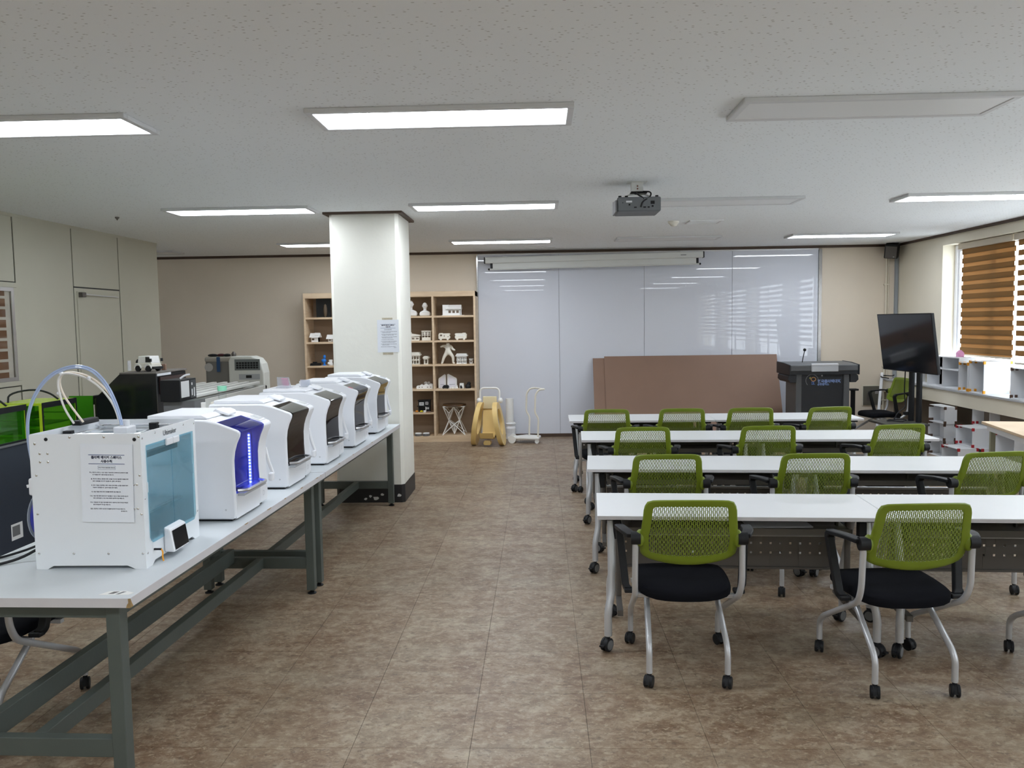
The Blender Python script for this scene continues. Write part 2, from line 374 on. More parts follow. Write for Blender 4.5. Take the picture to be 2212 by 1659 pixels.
MB().box(5.05, XR+.2, YF, YB-.001, .80, .825).build('ledge_top', mat('grey_sill_stone', (.50, .51, .53), .5, var=.05), sill, bevel=.004)
wn = 1
for (a, b) in OPEN:
    w = thing('window_%d' % wn, 'aluminium sliding window behind the blinds, run %s' % ('nearest the far corner' if wn == 1 else ('beside the front tables', 'level with the viewer', 'behind the viewer')[wn-2]+', out of view'), 'window', (XR+.16, 0, 0), kind='structure')
    fm = MB(); t = .05
    fm.box(0, .05, a, b, ZS, ZS+t); fm.box(0, .05, a, b, ZT-t, ZT); fm.box(0, .05, a, a+t, ZS+t, ZT-t); fm.box(0, .05, b-t, b, ZS+t, ZT-t)
    fm.build('window_frame', M_white, w, bevel=.003)
    n = max(2, round((b-a)/1.0))
    for k in range(n):
        ya, yb = a+t+(b-a-2*t)*k/n, a+t+(b-a-2*t)*(k+1)/n
        s = MB(); q = .035; xo = .005+.018*(k % 2)
        s.box(xo, xo+.018, ya, yb, ZS+t, ZS+t+q); s.box(xo, xo+.018, ya, yb, ZT-t-q, ZT-t); s.box(xo, xo+.018, ya, ya+q, ZS+t+q, ZT-t-q); s.box(xo, xo+.018, yb-q, yb, ZS+t+q, ZT-t-q)
        so = s.build('sash', M_white, w)
        MB().box(xo+.007, xo+.011, ya+q, yb-q, ZS+t+q, ZT-t-q).build('pane', M_clear, so)
    wn += 1
# zebra blinds
def blind(label, ya, yb, ztop, zbot, closed):
    b = thing('zebra_blind', label, 'blind', (XR+.10, 0, 0), group='zebra roller blinds')
    MB().box(-.045, .035, ya-.01, yb+.01, ztop, ztop+.075).build('headrail', mat('blind_cassette', (.52, .46, .36), .5), b, bevel=.008)
    p = .112; z = ztop; k = 0
    while z-p*.5 > zbot+.01:
        h = p*(.56 if not closed else .60)
        MB().box(.0, .002, ya+.01, yb-.01, max(z-h, zbot+.02), z).build('fabric_band', M_blind, b)
        if closed: MB().box(.014, .016, ya+.01+.008*(k % 2), yb-.01-.008*(k % 2), max(z-p*1.05, zbot+.02), z-p*.45).build('fabric_band', M_blind2, b)
        z -= p; k += 1
    MB().box(-.008, .010, ya+.01, yb-.01, zbot, zbot+.022).build('bottom_rail', mat('blind_cassette', (.5, .4, .3), .5), b, bevel=.004)
    MB().cyl((-.02, yb-.03, ztop), (-.02, yb-.03, 1.25), .003, 6).build('pull_cord', M_white, b)
blind('closed brown zebra blind at the far end of the window', 9.36, 10.52, 2.56, 1.22, True)
blind('half open brown zebra blind with bright gaps, at the right picture edge', 8.14, 9.31, 2.56, 1.17, False)
blind('half open brown zebra blind, nearest of the three, out of view', 7.0, 8.08, 2.56, 1.17, False)
for i_, (a, b) in enumerate(OPEN[1:]):
    blind('brown zebra blind out of view, near half of the window %s' % ('beside the front tables', 'level with the viewer', 'behind the viewer')[i_], a+.04, (a+b)/2-.01, 2.56, 1.17, False)
    blind('brown zebra blind out of view, far half of the window %s' % ('beside the front tables', 'level with the viewer', 'behind the viewer')[i_], (a+b)/2+.01, b-.04, 2.56, 1.17, False)
# ------------------------------------------------------------------ partition on the left
wl = tag(MB().box(XL-.12, XL-.004, YF, 10.15, 0, ZC).build('wall_left', M_seam), 'grey beige panel partition with dark joints, on the left', 'partition', kind='structure')
struct('wall_partition_end', MB().box(XA, XL-.12, 10.06, 10.15, 0, ZC), M_part, 'short wall closing the partition at its far end', 'wall')
ys = [7.33-.935*k for k in range(12, 0, -1)]+[7.33, 8.265, 9.188, 10.15]
g = .009
for a, b in zip(ys[:-1], ys[1:]):
    if abs(a-8.265) < .01:
        MB().box(XL-.004, XL+.004, a+g, b-g, 2.165, ZC-.03).build('panel', M_part, wl)
    elif abs(b-7.33) < .01:
        MB().box(XL-.004, XL+.004, a+g, b-g, 2.165, ZC-.03).build('panel', M_part, wl)
        MB().box(XL-.004, XL+.004, a+g, b-g, .02, 1.20).build('panel', M_part, wl)
    else: MB().box(XL-.004, XL+.004, a+g, b-g, .02, ZC-.03).build('panel', M_part, wl)
MB().box(XL-.004, XL+.006, YF, 10.15, ZC-.03, ZC).build('head_channel', M_part, wl)
d1 = thing('door_1', 'grey beige flush door in the panel partition', 'door', (XL, 0, 0), kind='structure')
MB().box(-.003, .002, 8.275, 9.18, .02, 2.15).build('door_frame', M_part, d1)
MB().box(-.003, .012, 8.315, 9.145, .02, 2.115).build('door_leaf', M_part, d1, bevel=.003)
dc = MB().box(.012, .06, 8.33, 8.40, 2.055, 2.105).build('door_closer', M_gunmetal, d1, bevel=.004)
MB().bar((.05, 8.39, 2.085), (.03, 9.1, 2.075), .012, .01).build('closer_arm', M_silver, dc)
MB().tube(fillet([(.012, 9.08, 1.0), (.06, 9.08, 1.0), (.06, 8.97, 1.0)], .02), .009).build('door_handle', M_chrome, d1, smooth=True)
w0 = thing('window_%d' % wn, 'internal window in the partition with brown blind behind the glass', 'window', (XL, 0, 0), kind='structure')
a, b = 6.395+g, 7.33-g
fm = MB()
for (y0, y1, z0, z1) in ((a, b, 1.21, 1.255), (a, b, 2.11, 2.155), (a, a+.045, 1.255, 2.11), (b-.045, b, 1.255, 2.11)): fm.box(-.003, .02, y0, y1, z0, z1)
fm.build('window_frame', M_part, w0, bevel=.003)
for k, (y0, y1) in enumerate(((a+.045, (a+b)/2+.02), ((a+b)/2-.02, b-.045))):
    s = MB(); q = .035; x0 = .006+k*.006
    for (u0, u1, z0, z1) in ((y0, y1, 1.256, 1.256+q), (y0, y1, 2.109-q, 2.109), (y0, y0+q, 1.256+q, 2.109-q), (y1-q, y1, 1.256+q, 2.109-q)): s.box(x0, x0+.008, u0, u1, z0, z1)
    so = s.build('sash', M_alu, w0)
    MB().box(x0+.002, x0+.005, y0+q, y1-q, 1.256+q, 2.109-q).build('pane', M_clear, so)
for k in range(9):
    MB().box(.0, .0015, a+.05, b-.15, 2.10-.095*(k+1)+.025, 2.10-.095*k).build('blind_band', mat('brown_blind_cloth', (.16, .075, .035), .8), w0)
MB().box(-.002, -.0005, a+.045, b-.045, 1.256, 2.109).build('blind_backing', mat('pale_blind_cloth', (.52, .47, .40), .8), w0)
sw = thing('light_switch', 'white wall switch plate beside the partition door', 'switch', (XL+.004, 9.31, 1.285))
MB().box(0, .008, -.035, .035, -.06, .06).build('switch_plate', M_white, sw, bevel=.002)
MB().box(.008, .013, -.02, .02, -.035, .035).build('rocker', M_white, sw, bevel=.002)
# ------------------------------------------------------------------ pillar
pil = thing('pillar', 'square off-white pillar with black skirting at the end of the printer tables', 'pillar', kind='structure')
x0, x1, y0, y1, c = -1.985, -1.325, 7.69, 8.36, .03
poly = [(x0+c, y0), (x1-c, y0), (x1, y0+c), (x1, y1-c), (x1-c, y1), (x0+c, y1), (x0, y1-c), (x0, y0+c)]
MB().prism(poly, .175, ZC-.02, 'z').build('shaft', M_pillar, pil)
q = .004
MB().prism([(x+(q if x > -1.65 else -q), y+(q if y > 8.02 else -q)) for x, y in poly], 0, .175, 'z').build('skirting', M_blackbase, pil)
cr = MB(); o = .045
cr.box(x0-o, x1+o, y0-o, y1+o, ZC-.02, ZC)
cr.build('crown_trim', M_darkbrown, pil)
for (px_, py_, rr) in ((800, 1072, .02), (812, 1076, .03), (826, 1068, .018), (862, 1070, .022), (790, 1078, .016)):
    P = Py(px_, py_, y0-q-.0005); pl = [(P.x+rr*random.uniform(.6, 1.3)*math.cos(t*.785), P.z+rr*random.uniform(.4, .9)*math.sin(t*.785)) for t in range(8)]
    MB().prism(pl, y0-q-.001, y0-q, 'y').build('peeled_patch', mat('bare_plaster', (.62, .62, .60), .9), pil)
# ------------------------------------------------------------------ notices
BODY = [(0, '하나, 메이커스페이스 시설 이용은 이용신청 및 예약으로 운영되며 원활'), (1, '한 이용을 위해 사용시간을 준수합니다.'),
        (2.9, '둘, 메이커스페이스 장비에 대한 교육을 이수하고 올바른 이용을 위해'), (3.9, '장비 사용법을 숙지 후 가능합니다. (장비 교육 필수)'),
        (5.8, '셋, 장비 이용은 프로젝트, 장비 사용시간에 따른 소모품 비용에 대해'), (6.8, '비용부가 발생합니다. (문의이용료 문의 참조)'),
        (8.7, '넷, 시설 이용은 매니저의 안내를 따라주시길 바랍니다.'),
        (10.6, '다섯, 시설 이용 중에 안전사고가 발생할 수 있으니 항상 유의하시길 바'), (11.6, '라며, 문제 발생 시 즉시 매니저에게 알려주시길 바랍니다.'),
        (13.5, '여섯, 이용완료 후 다음 이용자를 위하여 사용하신 장비 주변과 작업대'), (14.5, '를 정리정돈해 주시길 바랍니다.'),
        (16.4, '일곱, 궁금하신 사항이 있으면 자유롭게 문의해 주시길 바랍니다.')]
def notice(label, loc, tilt=0.):
    n = thing('notice_sheet', label, 'notice', loc, group='printed rule sheets'); n.rotation_euler = (0, tilt, 0)
    w, h = .207, .31
    MB().box(-w/2, w/2, -.0008, 0, -h/2, h/2).build('paper', M_paper, n)
    rl = MB()
    for z in (.1125, .077): rl.box(-.072, .072, -.0011, -.0008, z-.0011, z+.0011)
    rl.build('rule_lines', M_inkblue, n)
    text('headline', '폴리텍 메이커 스페이스', .0125, M_ink, n, (0, -.0011, .0985), align='CENTER', bold=.0006)
    text('headline', '사용수칙', .0125, M_ink, n, (0, -.0011, .083), align='CENTER', bold=.0006)
    bx = MB()
    for (a, b, c_, d) in ((-.034, .034, .069, .0697), (-.034, .034, .0553, .056), (-.0347, -.034, .0553, .0697), (.034, .0347, .0553, .0697)): bx.box(a, b, -.0011, -.0008, c_, d)
    bx.build('caption_box', M_inkblue, n)
    text('caption', 'POLYTECH MAKER SPACE', .0056, M_ink, n, (0, -.0011, .0605), align='CENTER', bold=.0002)
    for (k, t) in BODY:
        text('body_line', t, .0053, M_ink, n, (-.070+(.0125 if k in (1, 3.9, 6.8, 11.6, 14.5) else .006 if k in (2.9, 5.8, 8.7) else 0), -.0011, .041-k*.0088), bold=.00016)
    text('body_line', '감사합니다.', .0053, M_ink, n, (.052, -.0011, .041-17.4*.0088), bold=.00016)
    return n
P = Py(838.5, 726, 7.6885)
npil = notice('printed rule sheet taped to the off-white pillar', (P.x, 7.6885, P.z))
M_tape = glass('clear_tape', (.93, .91, .85), haze=.25, hcol=(.7, .66, .58))
for (z0, z1) in ((.156, .175), (-.178, -.156)): MB().box(-.055, .045, -.0014, -.0002, z0, z1).build('tape_strip', M_tape, npil)
notice('printed rule sheet on the side of the white open-topped printer', (-1.703, 3.0795, 1.115), R(1.2))
# ------------------------------------------------------------------ ceiling fittings
def panel_light(label, x, y, lit=True):
    t = thing('ceiling_light', label, 'ceiling light', (x, y, ZC), group='rectangular ceiling light panels')
    w, h, b = 1.33, .385, .035
    fr = MB()
    for (a, c_, d, e) in ((0, w, 0, b), (0, w, h-b, h), (0, b, b, h-b), (w-b, w, b, h-b)): fr.box(a, c_, d, e, -.024, 0)
    fr.build('frame', M_lframe, t, bevel=.004)
    MB().box(b, w-b, b, h-b, -.020, -.012).build('diffuser', M_lit if lit else M_unlit, t)
cols = {-3.372: 'first column from the left', -1.145: 'second column from the left', 1.0: 'third column from the left', 3.205: 'column nearest the windows'}
rows = {4.02: 'nearest row', 7.21: 'middle row', 10.40: 'row nearest the far wall'}
for cx, cn in cols.items():
    for ry, rn in rows.items():
        lit = cx != 1.0
        panel_light('%s ceiling light panel in the %s, %s' % ('lit' if lit else 'switched-off', cn, rn), cx, ry, lit)
for cx in (-3.372, -1.145, 3.205):
    for ry in (.85, -2.3): panel_light('lit ceiling light panel out of view, %s, %s' % (cols[cx], 'just above the viewer' if ry > 0 else 'behind the viewer'), cx, ry)
panel_light('switched-off ceiling light panel above the recess behind the partition', -6.38, 11.1, False)
pr = thing('projector', 'dark grey projector hung from the ceiling on a white bracket', 'projector', (.765, 6.3, ZC))
MB().box(-.16, .17, -.05, .24, -.235, -.125).build('housing', mat('projector_grey', (.14, .155, .17), .5), pr, bevel=.012)
MB().box(-.155, .165, -.053, -.05, -.225, -.135).build('connector_plate', mat('projector_plate', (.17, .185, .20), .5), pr)
for (x, z, w, h) in ((-.07, -.185, .012, .012), (-.025, -.205, .02, .008), (.045, -.205, .02, .009), (.075, -.205, .016, .009), (.105, -.17, .03, .024), (.105, -.198, .014, .012), (-.12, -.17, .006, .006)):
    MB().box(x-w/2, x+w/2, -.056, -.053, z-h/2, z+h/2).build('socket', M_black, pr)
MB().box(-.095, -.05, -.0545, -.053, -.168, -.155).build('type_label', M_white, pr)
MB().prism([(-.05, -.15), (-.05, -.235), (.2, -.235), (.2, -.13)], -.175, -.162, 'x').build('side_vent', M_greydisc, pr)
MB().lathe([(.035, 0), (.038, .03), (.03, .03), (.026, .012)], 18, (-.06, .24, -.18), 'y').build('lens', M_blackgloss, pr, smooth=True)
for (x, y) in ((-.14, -.03), (-.09, -.03), (.14, -.03), (.14, .2)): MB().cyl((x, y, -.125), (x, y, -.115), .012).build('foot_screw', M_black, pr)
br = MB(); br.box(-.045, .045, .02, .10, -.075, -.004); br.box(-.075, .075, .0, .12, -.004, 0); br.build('ceiling_bracket', M_screenwhite, pr, bevel=.003)
for z in (-.035, -.055): MB().cyl((0, .02, z), (0, .015, z), .006, 8).build('bolt', mat('rust_bolt', (.2, .07, .05), .5), pr)
MB().box(-.05, .075, .01, .11, -.088, -.075).build('pivot_plate', M_black, pr, bevel=.003)
for s in (-1, 1):
    MB().tube(fillet([(s*.11, .03, -.122), (s*.06, .03, -.098), (s*.02, .06, -.092)], .02), .006, 6).build('arm', M_screenwhite, pr, smooth=True)
MB().tube(smoothp([(.04, .0, -.08), (.1, -.02, -.085), (.09, -.04, -.13), (.03, -.06, -.16), (.015, -.06, -.205)]), .006, 6).build('cable', M_black, pr, smooth=True)
MB().tube(smoothp([(-.01, 0, -.09), (.0, -.03, -.11), (.03, -.045, -.13), (.04, -.05, -.145)]), .006, 6).build('cable', M_black, pr, smooth=True)
P = Pz(1455, 478, ZC)
MB().lathe([(.06, 0), (.06, -.015), (.045, -.03), (.03, -.05), (.012, -.055)], 20, (P.x, P.y, ZC)).build('smoke_detector', M_printw, smooth=True)
tag(bpy.data.objects['smoke_detector'], 'small domed smoke detector on the ceiling beyond the projector', 'detector')
def ceil_plate(name, label, P, w, d):
    t = thing(name, label, 'vent', (P.x, P.y, ZC))
    fr = MB(); b = .02
    for (a, c_, e, f_) in ((-w/2, w/2, -d/2, -d/2+b), (-w/2, w/2, d/2-b, d/2), (-w/2, -w/2+b, -d/2+b, d/2-b), (w/2-b, w/2, -d/2+b, d/2-b)): fr.box(a, c_, e, f_, -.012, 0)
    fr.build('frame', M_unlit, t)
    for k in range(5):
        yy_ = -d/2+b+(d-2*b)*(k+.5)/5
        MB().box(-w/2+b, w/2-b, yy_-.012, yy_+.012, -.008, -.003).build('louvre', M_unlit, t)
ceil_plate('ceiling_vent', 'small square white ceiling vent right of the smoke detector', Pz(1525, 476, ZC)+Vector((0, .1, 0)), .36, .3)
ceil_plate('ceiling_vent', 'thin white ceiling vent over the left end of the projection screen', Vector((.02, 11.55, 0)), .42, .22)
P = Pz(253, 469, ZC)
tag(MB().lathe([(.02, 0), (.02, -.008), (.008, -.02), (.004, -.03)], 12, (P.x, P.y, ZC)).build('sprinkler_head', M_gunmetal, smooth=True), 'tiny dark sprinkler head on the ceiling near the partition', 'sprinkler')
# ------------------------------------------------------------------ whiteboard wall and screen
wb = thing('whiteboard', 'floor-to-ceiling glossy whiteboard of four panels on the far wall', 'whiteboard', (0, YB, 0))
wx = [-.905, .298, 1.558, 2.85, 4.105]
for i in range(4):
    MB().box(wx[i]+.0025, wx[i+1]-.0025, -.032, -.02, .05, 2.725).build('board_panel', M_board, wb)
MB().box(wx[0], wx[-1], -.02, -.001, .05, 2.725).build('backing', mat('joint_grey', (.35, .36, .40), .6), wb)
MB().box(wx[0], wx[-1], -.034, -.001, 2.725, 2.745).build('top_rail', M_alu, wb)
MB().box(wx[0], wx[-1], -.034, -.001, .0, .05).build('bottom_rail', M_darkbrown, wb)
MB().box(wx[-1], wx[-1]+.045, -.05, -.001, .0, 2.73).build('edge_rail', mat('dark_mirror_edge', (.30, .29, .28), .2, metal=1.), wb)
MB().box(wx[0]-.02, wx[0], -.045, -.001, .0, 2.73).build('edge_rail', M_chrome, wb)
ps = thing('projection_screen', 'white roll-up projection screen case hung above the whiteboard', 'projection screen', (.805, YB-.16, 2.655))
ps.rotation_euler = (0, R(-.55), 0)
hw = 1.59
MB().box(-hw, hw, -.05, .05, -.045, .045).build('case', M_screenwhite, ps, bevel=.012)
for s in (-1, 1): MB().box(s*hw-.004, s*hw+.014*s, -.052, .052, -.047, .047).build('end_cap', M_black, ps, bevel=.008)
MB().box(-hw+.11, hw-.1, -.012, -.009, -.125, -.045).build('screen_cloth', M_screenwhite, ps)
for (a_, b_) in ((-hw+.075, -hw+.11), (hw-.1, hw-.065)): MB().box(a_, b_, -.012, -.009, -.125, -.045).build('cloth_border', M_black, ps)
bt = MB().cyl((-hw+.06, -.01, -.132), (hw-.05, -.01, -.132), .011, 10).build('bottom_bar', M_screenwhite, ps, smooth=True)
for x in (-hw+.055, hw-.045): MB().ball((x, -.01, -.132), .016).build('bar_end', M_black, bt, smooth=True)
for x in (-1.3, 1.3): MB().box(x-.03, x+.03, .0, .12, .045, .06).build('wall_bracket', M_alu, ps)
MB().box(hw-.33, hw-.25, -.052, -.05, -.004, .006).build('nameplate', M_greydisc, ps)
# ------------------------------------------------------------------ bookcases
YS = 11.68
def bookcase(label, xs, extra):
    t = thing('bookcase', label, 'bookcase', (0, YS, 0), group='birch bookcases'); D = YB-.015-YS; th = .028
    for x in xs: MB().box(x-th/2, x+th/2, 0, D, .0, 2.19).build('upright', M_ply, t, bevel=.002)
    for a, b in zip(xs[:-1], xs[1:]):
        for z in (.085, .775, 1.135, 1.482, 1.84): MB().box(a+th/2, b-th/2, .005, D-.01, z-th, z).build('shelf', M_ply, t, bevel=.002)
        MB().box(a+th/2, b-th/2, .0, .02, 0, .085-th).build('plinth', M_ply, t)
        MB().box(a+th/2, b-th/2, D-.012, D-.002, .085, 2.12).build('back_panel', M_plyback, t)
    for (a, b, z) in extra: MB().box(a+th/2, b-th/2, .03, D-.01, z-th, z).build('shelf', M_ply, t, bevel=.002)
    MB().box(xs[0]-th/2, xs[-1]+th/2, -.004, D, 2.115, 2.19).build('top_board', M_ply, t, bevel=.002)
bookcase('birch bookcase of model shelves between the pillar and the whiteboard', [-2.155, -1.54, -.935], [(-2.155, -1.54, .432)])
bookcase('birch bookcase partly hidden behind the pillar, left side showing', [-3.41, -2.80, -2.187], [])
# ---- models on the shelves: local x right, y depth, z up, front at y = 0
SY = YS+.07
def model(name, label, cat, px, z, dy=0.): return thing(name, label, cat, (Py(px, 780, SY+dy).x, SY+dy, z), group='printed models on the shelves')
def gable(w, d, h, rh, ov=.01, x=0., y=0.): # roof prism, ridge along x
    return [(y-ov, h), (y+d+ov, h), (y+d/2, h+rh)]
K = SY/F
def bust(label, px, z, sc=1., m=None, name='bust_figurine'):
    t = model(name, label, 'figurine', px, z); m = m or M_print; t.scale = (sc, sc, sc)
    s = MB(); s.prism([(-.075, 0), (.075, 0), (.085, .03), (.07, .06), (.028, .08), (-.028, .08), (-.07, .06), (-.085, .03)], .02, .09, 'y'); s.build('shoulders', m, t, smooth=True, bevel=.015)
    MB().cyl((0, .05, .06), (0, .05, .115), .024).build('neck', m, t, smooth=True)
    hd = MB().ball((0, .045, .15), .037, .042, .048).build('head', m, t, smooth=True)
    MB().prism([(.002, .165), (-.012, .142), (.002, .136)], -.006, .006, 'x').build('nose', m, hd)
    for s_ in (-1, 1): MB().ball((s_*.037, .05, .148), .005, .009, .013, 8, 6).build('ear', m, hd, smooth=True)
    MB().box(-.05, .05, .012, .02, .045, .052).build('collar', m, t, bevel=.003)
    return t
bust('white printed bust with bald head beside the shelf divider', 919.5, 1.84, .98)
bust('white printed bust partly hidden by the pillar, top shelf', 888.5, 1.84, 1.15)
def house(label, px, z, w, h, d=.12, kind='gable', m=None, win=3):
    m = m or M_print; t = model('house_model', label, 'model house', px, z)
    MB().box(-w/2, w/2, 0, d, 0, h).build('walls', m, t, bevel=.001)
    if kind == 'gable': MB().prism([(-.035, h-.008), (d+.035, h-.008), (d/2, h+.055)], -w/2-.024, w/2+.024, 'x').build('roof', m, t)
    elif kind == 'flat': MB().box(-w/2-.008, w/2+.008, -.012, d+.005, h, h+.012).build('roof', m, t, bevel=.002)
    elif kind == 'shed': MB().prism([(-w/2-.012, h), (w/2+.012, h+.012), (w/2+.012, h+.026), (-w/2-.012, h+.05)], -.012, d+.01, 'y').build('roof', m, t)
    for k in range(win):
        x = -w/2+w*(k+.5)/win; ww = w/win*.32
        MB().box(x-ww, x+ww, -.0015, .004, h*.35, h*.72).build('window', mat('model_window', (.16, .12, .09), .8), t)
    return t
t = house('white model house with overhanging roof and side block, top shelf', 982, 1.84, .17, .10, .14, 'gable', None, 3)
MB().box(-.16, -.075, -.005, .13, 0, .155).build('side_block', M_print, t); MB().box(-.17, .15, -.04, .15, 0, .006).build('base_plate', M_print, t)
for x in (.095, .11): MB().cyl((x, .0, 0), (x, .0, .1), .005, 6).build('post', M_print, t)
t = house('ivory model of a low house with two sloping roofs, second shelf', 898, 1.482, .12, .055, .1, 'shed', M_printw, 2)
MB().prism([(-.15, 0), (-.062, 0), (-.062, .12), (-.15, .085)], 0, .1, 'y').build('tower', M_printw, t)
t = house('ivory two-storey model house beside the shelf divider, second shelf', 922, 1.482, .13, .13, .1, 'flat', M_printw, 3)
for k in range(3): MB().box(-.055+.045*k, -.035+.045*k, -.0015, .004, .1, .118).build('window', MATS['model_window'], t)
MB().box(-.066, .066, -.02, 0, .072, .078).build('balcony', M_printw, t)
def camper(label, px, flip):
    t = model('camper_model', label, 'model van', px, 1.482); s = -1 if flip else 1
    pf = [(-.085, .02), (.08, .02), (.088, .045), (.075, .07), (.09, .088), (.07, .1), (-.02, .098), (-.03, .105), (-.07, .104), (-.078, .09), (-.088, .085)]
    MB().prism([(s*x, z) for x, z in pf], 0, .075, 'y').build('body', M_printw, t, bevel=.004)
    for x in (-.05, .05):
        w_ = MB().cyl((s*x, -.004, .016), (s*x, .012, .016), .016, 14).build('wheel', M_printw, t, smooth=True)
    if not flip:
        for (a, b, c_, d) in ((-.06, -.03, .06, .083), (-.003, .006, .05, .075), (.05, .065, .045, .055)): MB().box(a, b, -.002, .004, c_, d).build('window', MATS['model_window'], t)
    else:
        for k in range(4): MB().box(-.055+.028*k, -.035+.028*k, -.002, .004, .06, .08).build('window', M_print, t)
camper('ivory camper van model with a dark cut-out window, left of the pair', 960.5, False)
camper('ivory camper van model seen from its closed side, right of the pair', 996, True)
def pavilion(label, px, z, w, h, n, two=True, m=None):
    m = m or M_printw; t = model('pavilion_model', label, 'model building', px, z); d = .1
    MB().box(-w/2-.01, w/2+.01, -.012, d+.01, 0, .01).build('base_plate', m, t)
    lv = 2 if two else 1; sh = h*.66/lv
    for l in range(lv):
        z0 = .01+l*sh
        for k in range(n):
            x = -w/2+w*k/(n-1); MB().box(x-.0055, x+.0055, 0, .011, z0, z0+sh*.78).build('column', m, t)
            MB().box(x-.0055, x+.0055, d-.011, d, z0, z0+sh*.78).build('column', m, t)
        MB().box(-w/2-.012, w/2+.012, -.012, d+.012, z0+sh*.78, z0+sh).build('floor_slab', m, t)
    z1 = .01+lv*sh
    MB().prism([(-w/2-.03, z1), (w/2+.03, z1), (w/2+.005, z1+h*.24), (-w/2-.005, z1+h*.24)], -.02, d+.02, 'y').build('roof', m, t)
    return t
pavilion('long ivory colonnaded pavilion model partly hidden by the pillar, third shelf', 893, 1.135, .16, .185, 5)
t = pavilion('small ivory gate pavilion model on a plate, third shelf', 920, 1.135, .045, .12, 2, False)
pavilion('white two-storey colonnaded hall model right of the statue, third shelf', 997, 1.135, .125, .155, 6, True, M_print)
t = house('tiny pale grey model house at the right end of the third shelf', 1017.5, 1.135, .045, .06, .06, 'flat', mat('pale_grey_print', (.66, .65, .62), .6), 1)
# statue: one continuous skinned body
def statue():
    m = bpy.data.meshes.new('statue_body')
    V = [(0, 0, .185), (0, 0, .235), (0, 0, .27), (0, -.005, .298), (0, -.01, .335),
         (-.032, 0, .17), (-.072, -.005, .10), (-.098, .005, .02), (-.104, -.03, .008),
         (.032, 0, .17), (.078, -.015, .11), (.076, .005, .02), (.10, -.03, .008),
         (-.05, 0, .28), (-.085, .015, .285), (-.125, -.01, .27),
         (.05, 0, .28), (.075, -.01, .23), (.118, -.03, .215)]
    V = [(x*.92, y, z*.92) for x, y, z in V]
    Ed = [(0, 1), (1, 2), (2, 3), (3, 4), (0, 5), (5, 6), (6, 7), (7, 8), (0, 9), (9, 10), (10, 11), (11, 12), (2, 13), (13, 14), (14, 15), (2, 16), (16, 17), (17, 18)]
    rad = [.036, .034, .044, .018, .024, .03, .024, .017, .013, .03, .024, .017, .013, .025, .018, .011, .025, .019, .014]
    m.from_pydata(V, Ed, []); o = bpy.data.objects.new('statue', m); COL.objects.link(o)
    sm = o.modifiers.new('skin', 'SKIN'); o.modifiers.new('sub', 'SUBSURF').levels = 1; o.modifiers['sub'].render_levels = 1
    for i, r_ in enumerate(rad): m.skin_vertices[0].data[i].radius = (r_, r_)
    m.skin_vertices[0].data[0].use_root = True
    dg = bpy.context.evaluated_depsgraph_get(); me = bpy.data.meshes.new_from_object(o.evaluated_get(dg)); bpy.data.objects.remove(o)
    me.materials.clear(); me.materials.append(M_printw); me.polygons.foreach_set('use_smooth', [True]*len(me.polygons))
    q_ = bpy.data.objects.new('statuette', me); COL.objects.link(q_)
    q_.location = (Py(968, 780, SY).x, SY+.03, 1.135); return q_
tag(statue(), 'ivory statuette of a muscular figure in a wide stance with spread arms', 'statuette', 'printed models on the shelves')
t = model('relief_model', 'low white terraced village model with grey mounds, fourth shelf', 'model houses', 915, .775)
MB().prism([(-.115, 0), (.125, 0), (.125, .06), (.09, .075), (.06, .055), (.03, .075), (-.02, .05), (-.04, .066), (-.075, .045), (-.105, .045), (-.115, .03)], 0, .08, 'y').build('terrace', M_print, t, bevel=.002)
for x in (-.07, -.03, .05, .095): MB().box(x-.008, x+.008, -.001, .003, .018, .03).build('window', MATS['model_window'], t)
for x in (.015, .06): MB().ball((x, .06, .08), .026, .022, .022).build('mound', mat('grey_mound', (.36, .33, .29), .8), t, smooth=True)
for (px_, w_, s_, lb) in ((954, .09, 1, 'left half of the white split gable house model, fourth shelf'), (975.5, .122, -1, 'right half of the white split gable house model, fourth shelf')):
    t = model('gable_model', lb, 'model house', px_, .775, .05); m_ = mat('white_translucent_print', (.84, .82, .88), .5)
    pl = [(-w_/2, 0), (w_/2, 0), (w_/2, .20), (-w_/2, .14)] if s_ == 1 else [(-w_/2, 0), (w_/2, 0), (w_/2, .14), (-w_/2, .205)]
    MB().prism(pl, .012, .02, 'y').build('wall_sheet', m_, t)
    e = MB()
    for a_, b_ in zip(pl, pl[1:]+pl[:1]): e.bar((a_[0], .01, a_[1]), (b_[0], .01, b_[1]), .02, .006, (0, 1, 0))
    e.build('edge_frame', M_print, t)
    MB().box(-w_/2+.02, w_/2-.02, .008, .012, .055, .058).build('fold_line', M_greydisc, t)
t = model('car_model', 'small black model car in front of the split house, fourth shelf', 'model car', 961, .775, -.02)
MB().prism([(-.05, .01), (.05, .01), (.05, .03), (.04, .05), (-.025, .052), (-.042, .03)], 0, .04, 'y').build('body', M_black, t, bevel=.004)
for x in (-.03, .03): MB().cyl((x, -.002, .012), (x, .01, .012), .012).build('wheel', M_blackgloss, t)
t = model('furniture_model', 'tiny white row of model furniture before the split house', 'model', 977, .775, -.02)
for k, x in enumerate((-.04, 0, .04)): MB().box(x-.015, x+.015, 0, .03, 0, .02+.012*(k % 2)).build('seat_block', M_print, t, bevel=.002)
t = model('figurine', 'tiny white figure beside the split gable house', 'figurine', 986.5, .775)
MB().lathe([(.013, 0), (.012, .02), (.006, .028), (.008, .033), (.009, .04), (.005, .048)], 12).build('body', M_print, t, smooth=True)
t = model('lamp_block_model', 'white tapered block with a black arch, fourth shelf', 'model', 996, .775)
MB().prism([(-.032, 0), (.034, 0), (.03, .075), (-.028, .075)], 0, .06, 'y').build('block', M_print, t, bevel=.003)
